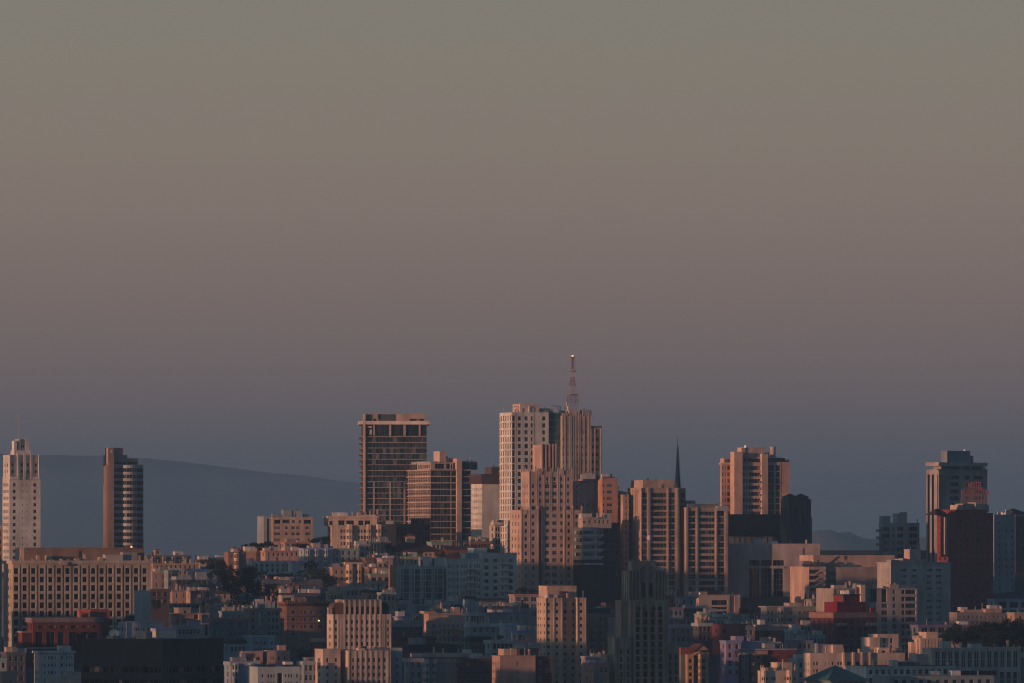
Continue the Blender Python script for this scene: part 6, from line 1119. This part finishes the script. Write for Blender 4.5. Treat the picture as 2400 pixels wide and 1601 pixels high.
# ================================================================ setting
mg, nt, bs = nodes('hill_ground')
tc = N(nt, 'ShaderNodeTexCoord'); nz = N(nt, 'ShaderNodeTexNoise'); nz.inputs['Scale'].default_value = .05; nz.inputs['Detail'].default_value = 6
nt.links.new(tc.outputs['Object'], nz.inputs['Vector']); cr = N(nt, 'ShaderNodeValToRGB'); nt.links.new(nz.outputs[0], cr.inputs[0])
cr.color_ramp.elements[0].color = (.03, .035, .03, 1); cr.color_ramp.elements[0].position = .35; cr.color_ramp.elements[1].color = (.07, .065, .06, 1); cr.color_ramp.elements[1].position = .65
nt.links.new(cr.outputs[0], bs.inputs['Base Color']); bs.inputs['Roughness'].default_value = .95
mb = MB(); ys = [-3000, 0, 800, 1600, 1700] + list(range(1750, 3300, 50)) + [3300, 3600, 4300, 8000, 20000, 34000]
xs = [-16000, -5000, -1500, -600, -300, -200, -150, -118, -94, -60, -40, -20, 0, 20, 40, 150, 300, 600, 1500, 5000, 16000]
for i in range(len(xs) - 1):
    for j in range(len(ys) - 1): mb.q(*[(x, y, ground(y, x)) for x, y in ((xs[i], ys[j]), (xs[i + 1], ys[j]), (xs[i + 1], ys[j + 1]), (xs[i], ys[j + 1]))])
tag(mb.obj('ground', mg), None, None, kind='structure')

# far hills: real ridges, kilometres behind the town
def ridge(name, Y, prof, depth, col, x_lo, x_hi, rough, seed):
    rg = random.Random(seed); n = 260; m = 14; mb = MB(); ph = [rg.uniform(0, 6.28) for _ in range(8)]
    def h(px):
        for (a, ya), (c_, yc) in zip(prof, prof[1:]):
            if a <= px <= c_: py = ya + (yc - ya) * (px - a) / (c_ - a); break
        else: py = prof[0][1] if px < prof[0][0] else prof[-1][1]
        w = sum(math.sin(px * (.012 * 1.9 ** k) + ph[k]) / 1.7 ** k for k in range(8))
        return PZ(py, Y) + w * rough
    P = []
    for j in range(m + 1):
        v = j / m * 2 - 1; row = []
        for i in range(n + 1):
            px = x_lo + (x_hi - x_lo) * i / n; f = max(0.0, 1 - abs(v) ** 1.5) ; y = Y + v * depth
            row.append((PX(px, Y), y, -2 + (h(px) + 2) * f * (1 if abs(v) < .01 else .97 + .03 * math.sin(i * .35 + j * 1.9) * math.sin(i * .11 - j))))
        P.append(row)
    for j in range(m):
        for i in range(n): mb.q(P[j][i], P[j][i + 1], P[j + 1][i + 1], P[j + 1][i])
    o = mb.obj(name, wallm(col, .95)); tag(o, None, None, kind='structure')
ridge('hills', 24000, [(-900, 1085), (0, 1064), (100, 1067), (240, 1068), (340, 1072), (560, 1100), (700, 1114), (850, 1132), (1170, 1165), (1460, 1215), (1700, 1300), (2600, 1330)], 3500, (.14, .15, .14), -900, 3300, 1.5, 3)
ridge('hills', 13000, [(1200, 1330), (1700, 1290), (1860, 1262), (1905, 1246), (1945, 1243.5), (1965, 1250), (1992, 1247), (2012, 1258), (2030, 1263), (2062, 1264), (2110, 1262), (2165, 1256), (2400, 1240), (3000, 1260)], 1600, (.12, .13, .12), 1000, 3300, 2.2, 5)

# haze: the air between here and the far hills
mh = bpy.data.materials.new('haze_air'); mh.use_nodes = True; nt = mh.node_tree; nt.nodes.clear()
out = N(nt, 'ShaderNodeOutputMaterial'); pv = N(nt, 'ShaderNodeVolumePrincipled')
pv.inputs['Color'].default_value = HAZE_COL; pv.inputs['Density'].default_value = HAZE_D; pv.inputs['Anisotropy'].default_value = HAZE_G
nt.links.new(pv.outputs[0], out.inputs['Volume'])
mb = MB(); mb.box(-17000, 17000, -4000, 36000, -4, 330); hz = mb.obj('haze', mh); tag(hz, None, None, kind='stuff')

# sky: Nishita at sunrise, with the dusky band of the earth's shadow above the horizon opposite the sun
w = bpy.data.worlds.new('World'); scn.world = w; w.use_nodes = True; nt = w.node_tree; nt.nodes.clear()
out = N(nt, 'ShaderNodeOutputWorld'); bg = N(nt, 'ShaderNodeBackground'); nt.links.new(bg.outputs[0], out.inputs[0])
sky = N(nt, 'ShaderNodeTexSky', sky_type='NISHITA'); sky.sun_disc = False; sky.sun_elevation = R(SUN_EL); sky.sun_rotation = R(180 + SUN_AZ)
sky.altitude = 50; sky.dust_density = 1.5; sky.ozone_density = 3.0
tc = N(nt, 'ShaderNodeTexCoord'); sp = N(nt, 'ShaderNodeSeparateXYZ'); nt.links.new(tc.outputs['Generated'], sp.inputs[0])
ss = N(nt, 'ShaderNodeMix', data_type='RGBA', blend_type='MULTIPLY'); ss.inputs[0].default_value = 1; nt.links.new(sky.outputs[0], ss.inputs[6]); ss.inputs[7].default_value = (*[SKY_S * c for c in SKY_TINT], 1)
mr = N(nt, 'ShaderNodeMapRange'); mr.inputs[1].default_value = 0.0; mr.inputs[2].default_value = .1; nt.links.new(sp.outputs[2], mr.inputs[0])
cr = N(nt, 'ShaderNodeValToRGB'); nt.links.new(mr.outputs[0], cr.inputs[0]); cr.color_ramp.interpolation = 'B_SPLINE'
def lin(c): return tuple((x / 255 / 12.92 if x / 255 <= .04045 else ((x / 255 + .055) / 1.055) ** 2.4) for x in c)
e = cr.color_ramp.elements
while len(e) < len(BAND): e.new(.5)
for i, (py, c) in enumerate(BAND): e[i].position = min(1, max(0, math.sin((HY - py) * K) / .1)); e[i].color = (*lin(c), 1)
f1 = N(nt, 'ShaderNodeMapRange'); f1.interpolation_type = 'SMOOTHSTEP'; f1.inputs[1].default_value = .09; f1.inputs[2].default_value = .3; nt.links.new(sp.outputs[2], f1.inputs[0])
f2 = N(nt, 'ShaderNodeMapRange'); f2.interpolation_type = 'SMOOTHSTEP'; f2.inputs[1].default_value = .5; f2.inputs[2].default_value = -.2; nt.links.new(sp.outputs[1], f2.inputs[0])
mxf = N(nt, 'ShaderNodeMath', operation='MAXIMUM'); nt.links.new(f1.outputs[0], mxf.inputs[0]); nt.links.new(f2.outputs[0], mxf.inputs[1])
mx = N(nt, 'ShaderNodeMix', data_type='RGBA'); nt.links.new(mxf.outputs[0], mx.inputs[0]); nt.links.new(cr.outputs[0], mx.inputs[6]); nt.links.new(ss.outputs[2], mx.inputs[7])
nt.links.new(mx.outputs[2], bg.inputs[0]); bg.inputs[1].default_value = 1.0
sl = bpy.data.lights.new('sun', 'SUN'); sl.energy = SUN_E; sl.color = SUN_C; sl.angle = R(.5)
so = bpy.data.objects.new('sun', sl); C.objects.link(so)
so.rotation_euler = Vector((SX * math.cos(R(SUN_EL)), SY * math.cos(R(SUN_EL)), math.sin(R(SUN_EL)))).to_track_quat('Z', 'Y').to_euler()

cam = bpy.data.cameras.new('camera'); cam.sensor_width = 36; cam.lens = 36 / W; cam.clip_start = 10; cam.clip_end = 60000
cam.shift_y = (HY - 800.5) / 2400.0
co = bpy.data.objects.new('camera', cam); C.objects.link(co); co.location = (0, 0, ZC); co.rotation_euler = (R(90), 0, 0); scn.camera = co
vs = scn.view_settings; vs.view_transform = 'Standard'; vs.look = 'None'; vs.exposure = 0; vs.gamma = 1
scn.cycles.filter_width = 1.15; scn.cycles.use_denoising = True; scn.cycles.max_bounces = 6; scn.cycles.volume_bounces = 2; scn.cycles.sample_clamp_indirect = 3
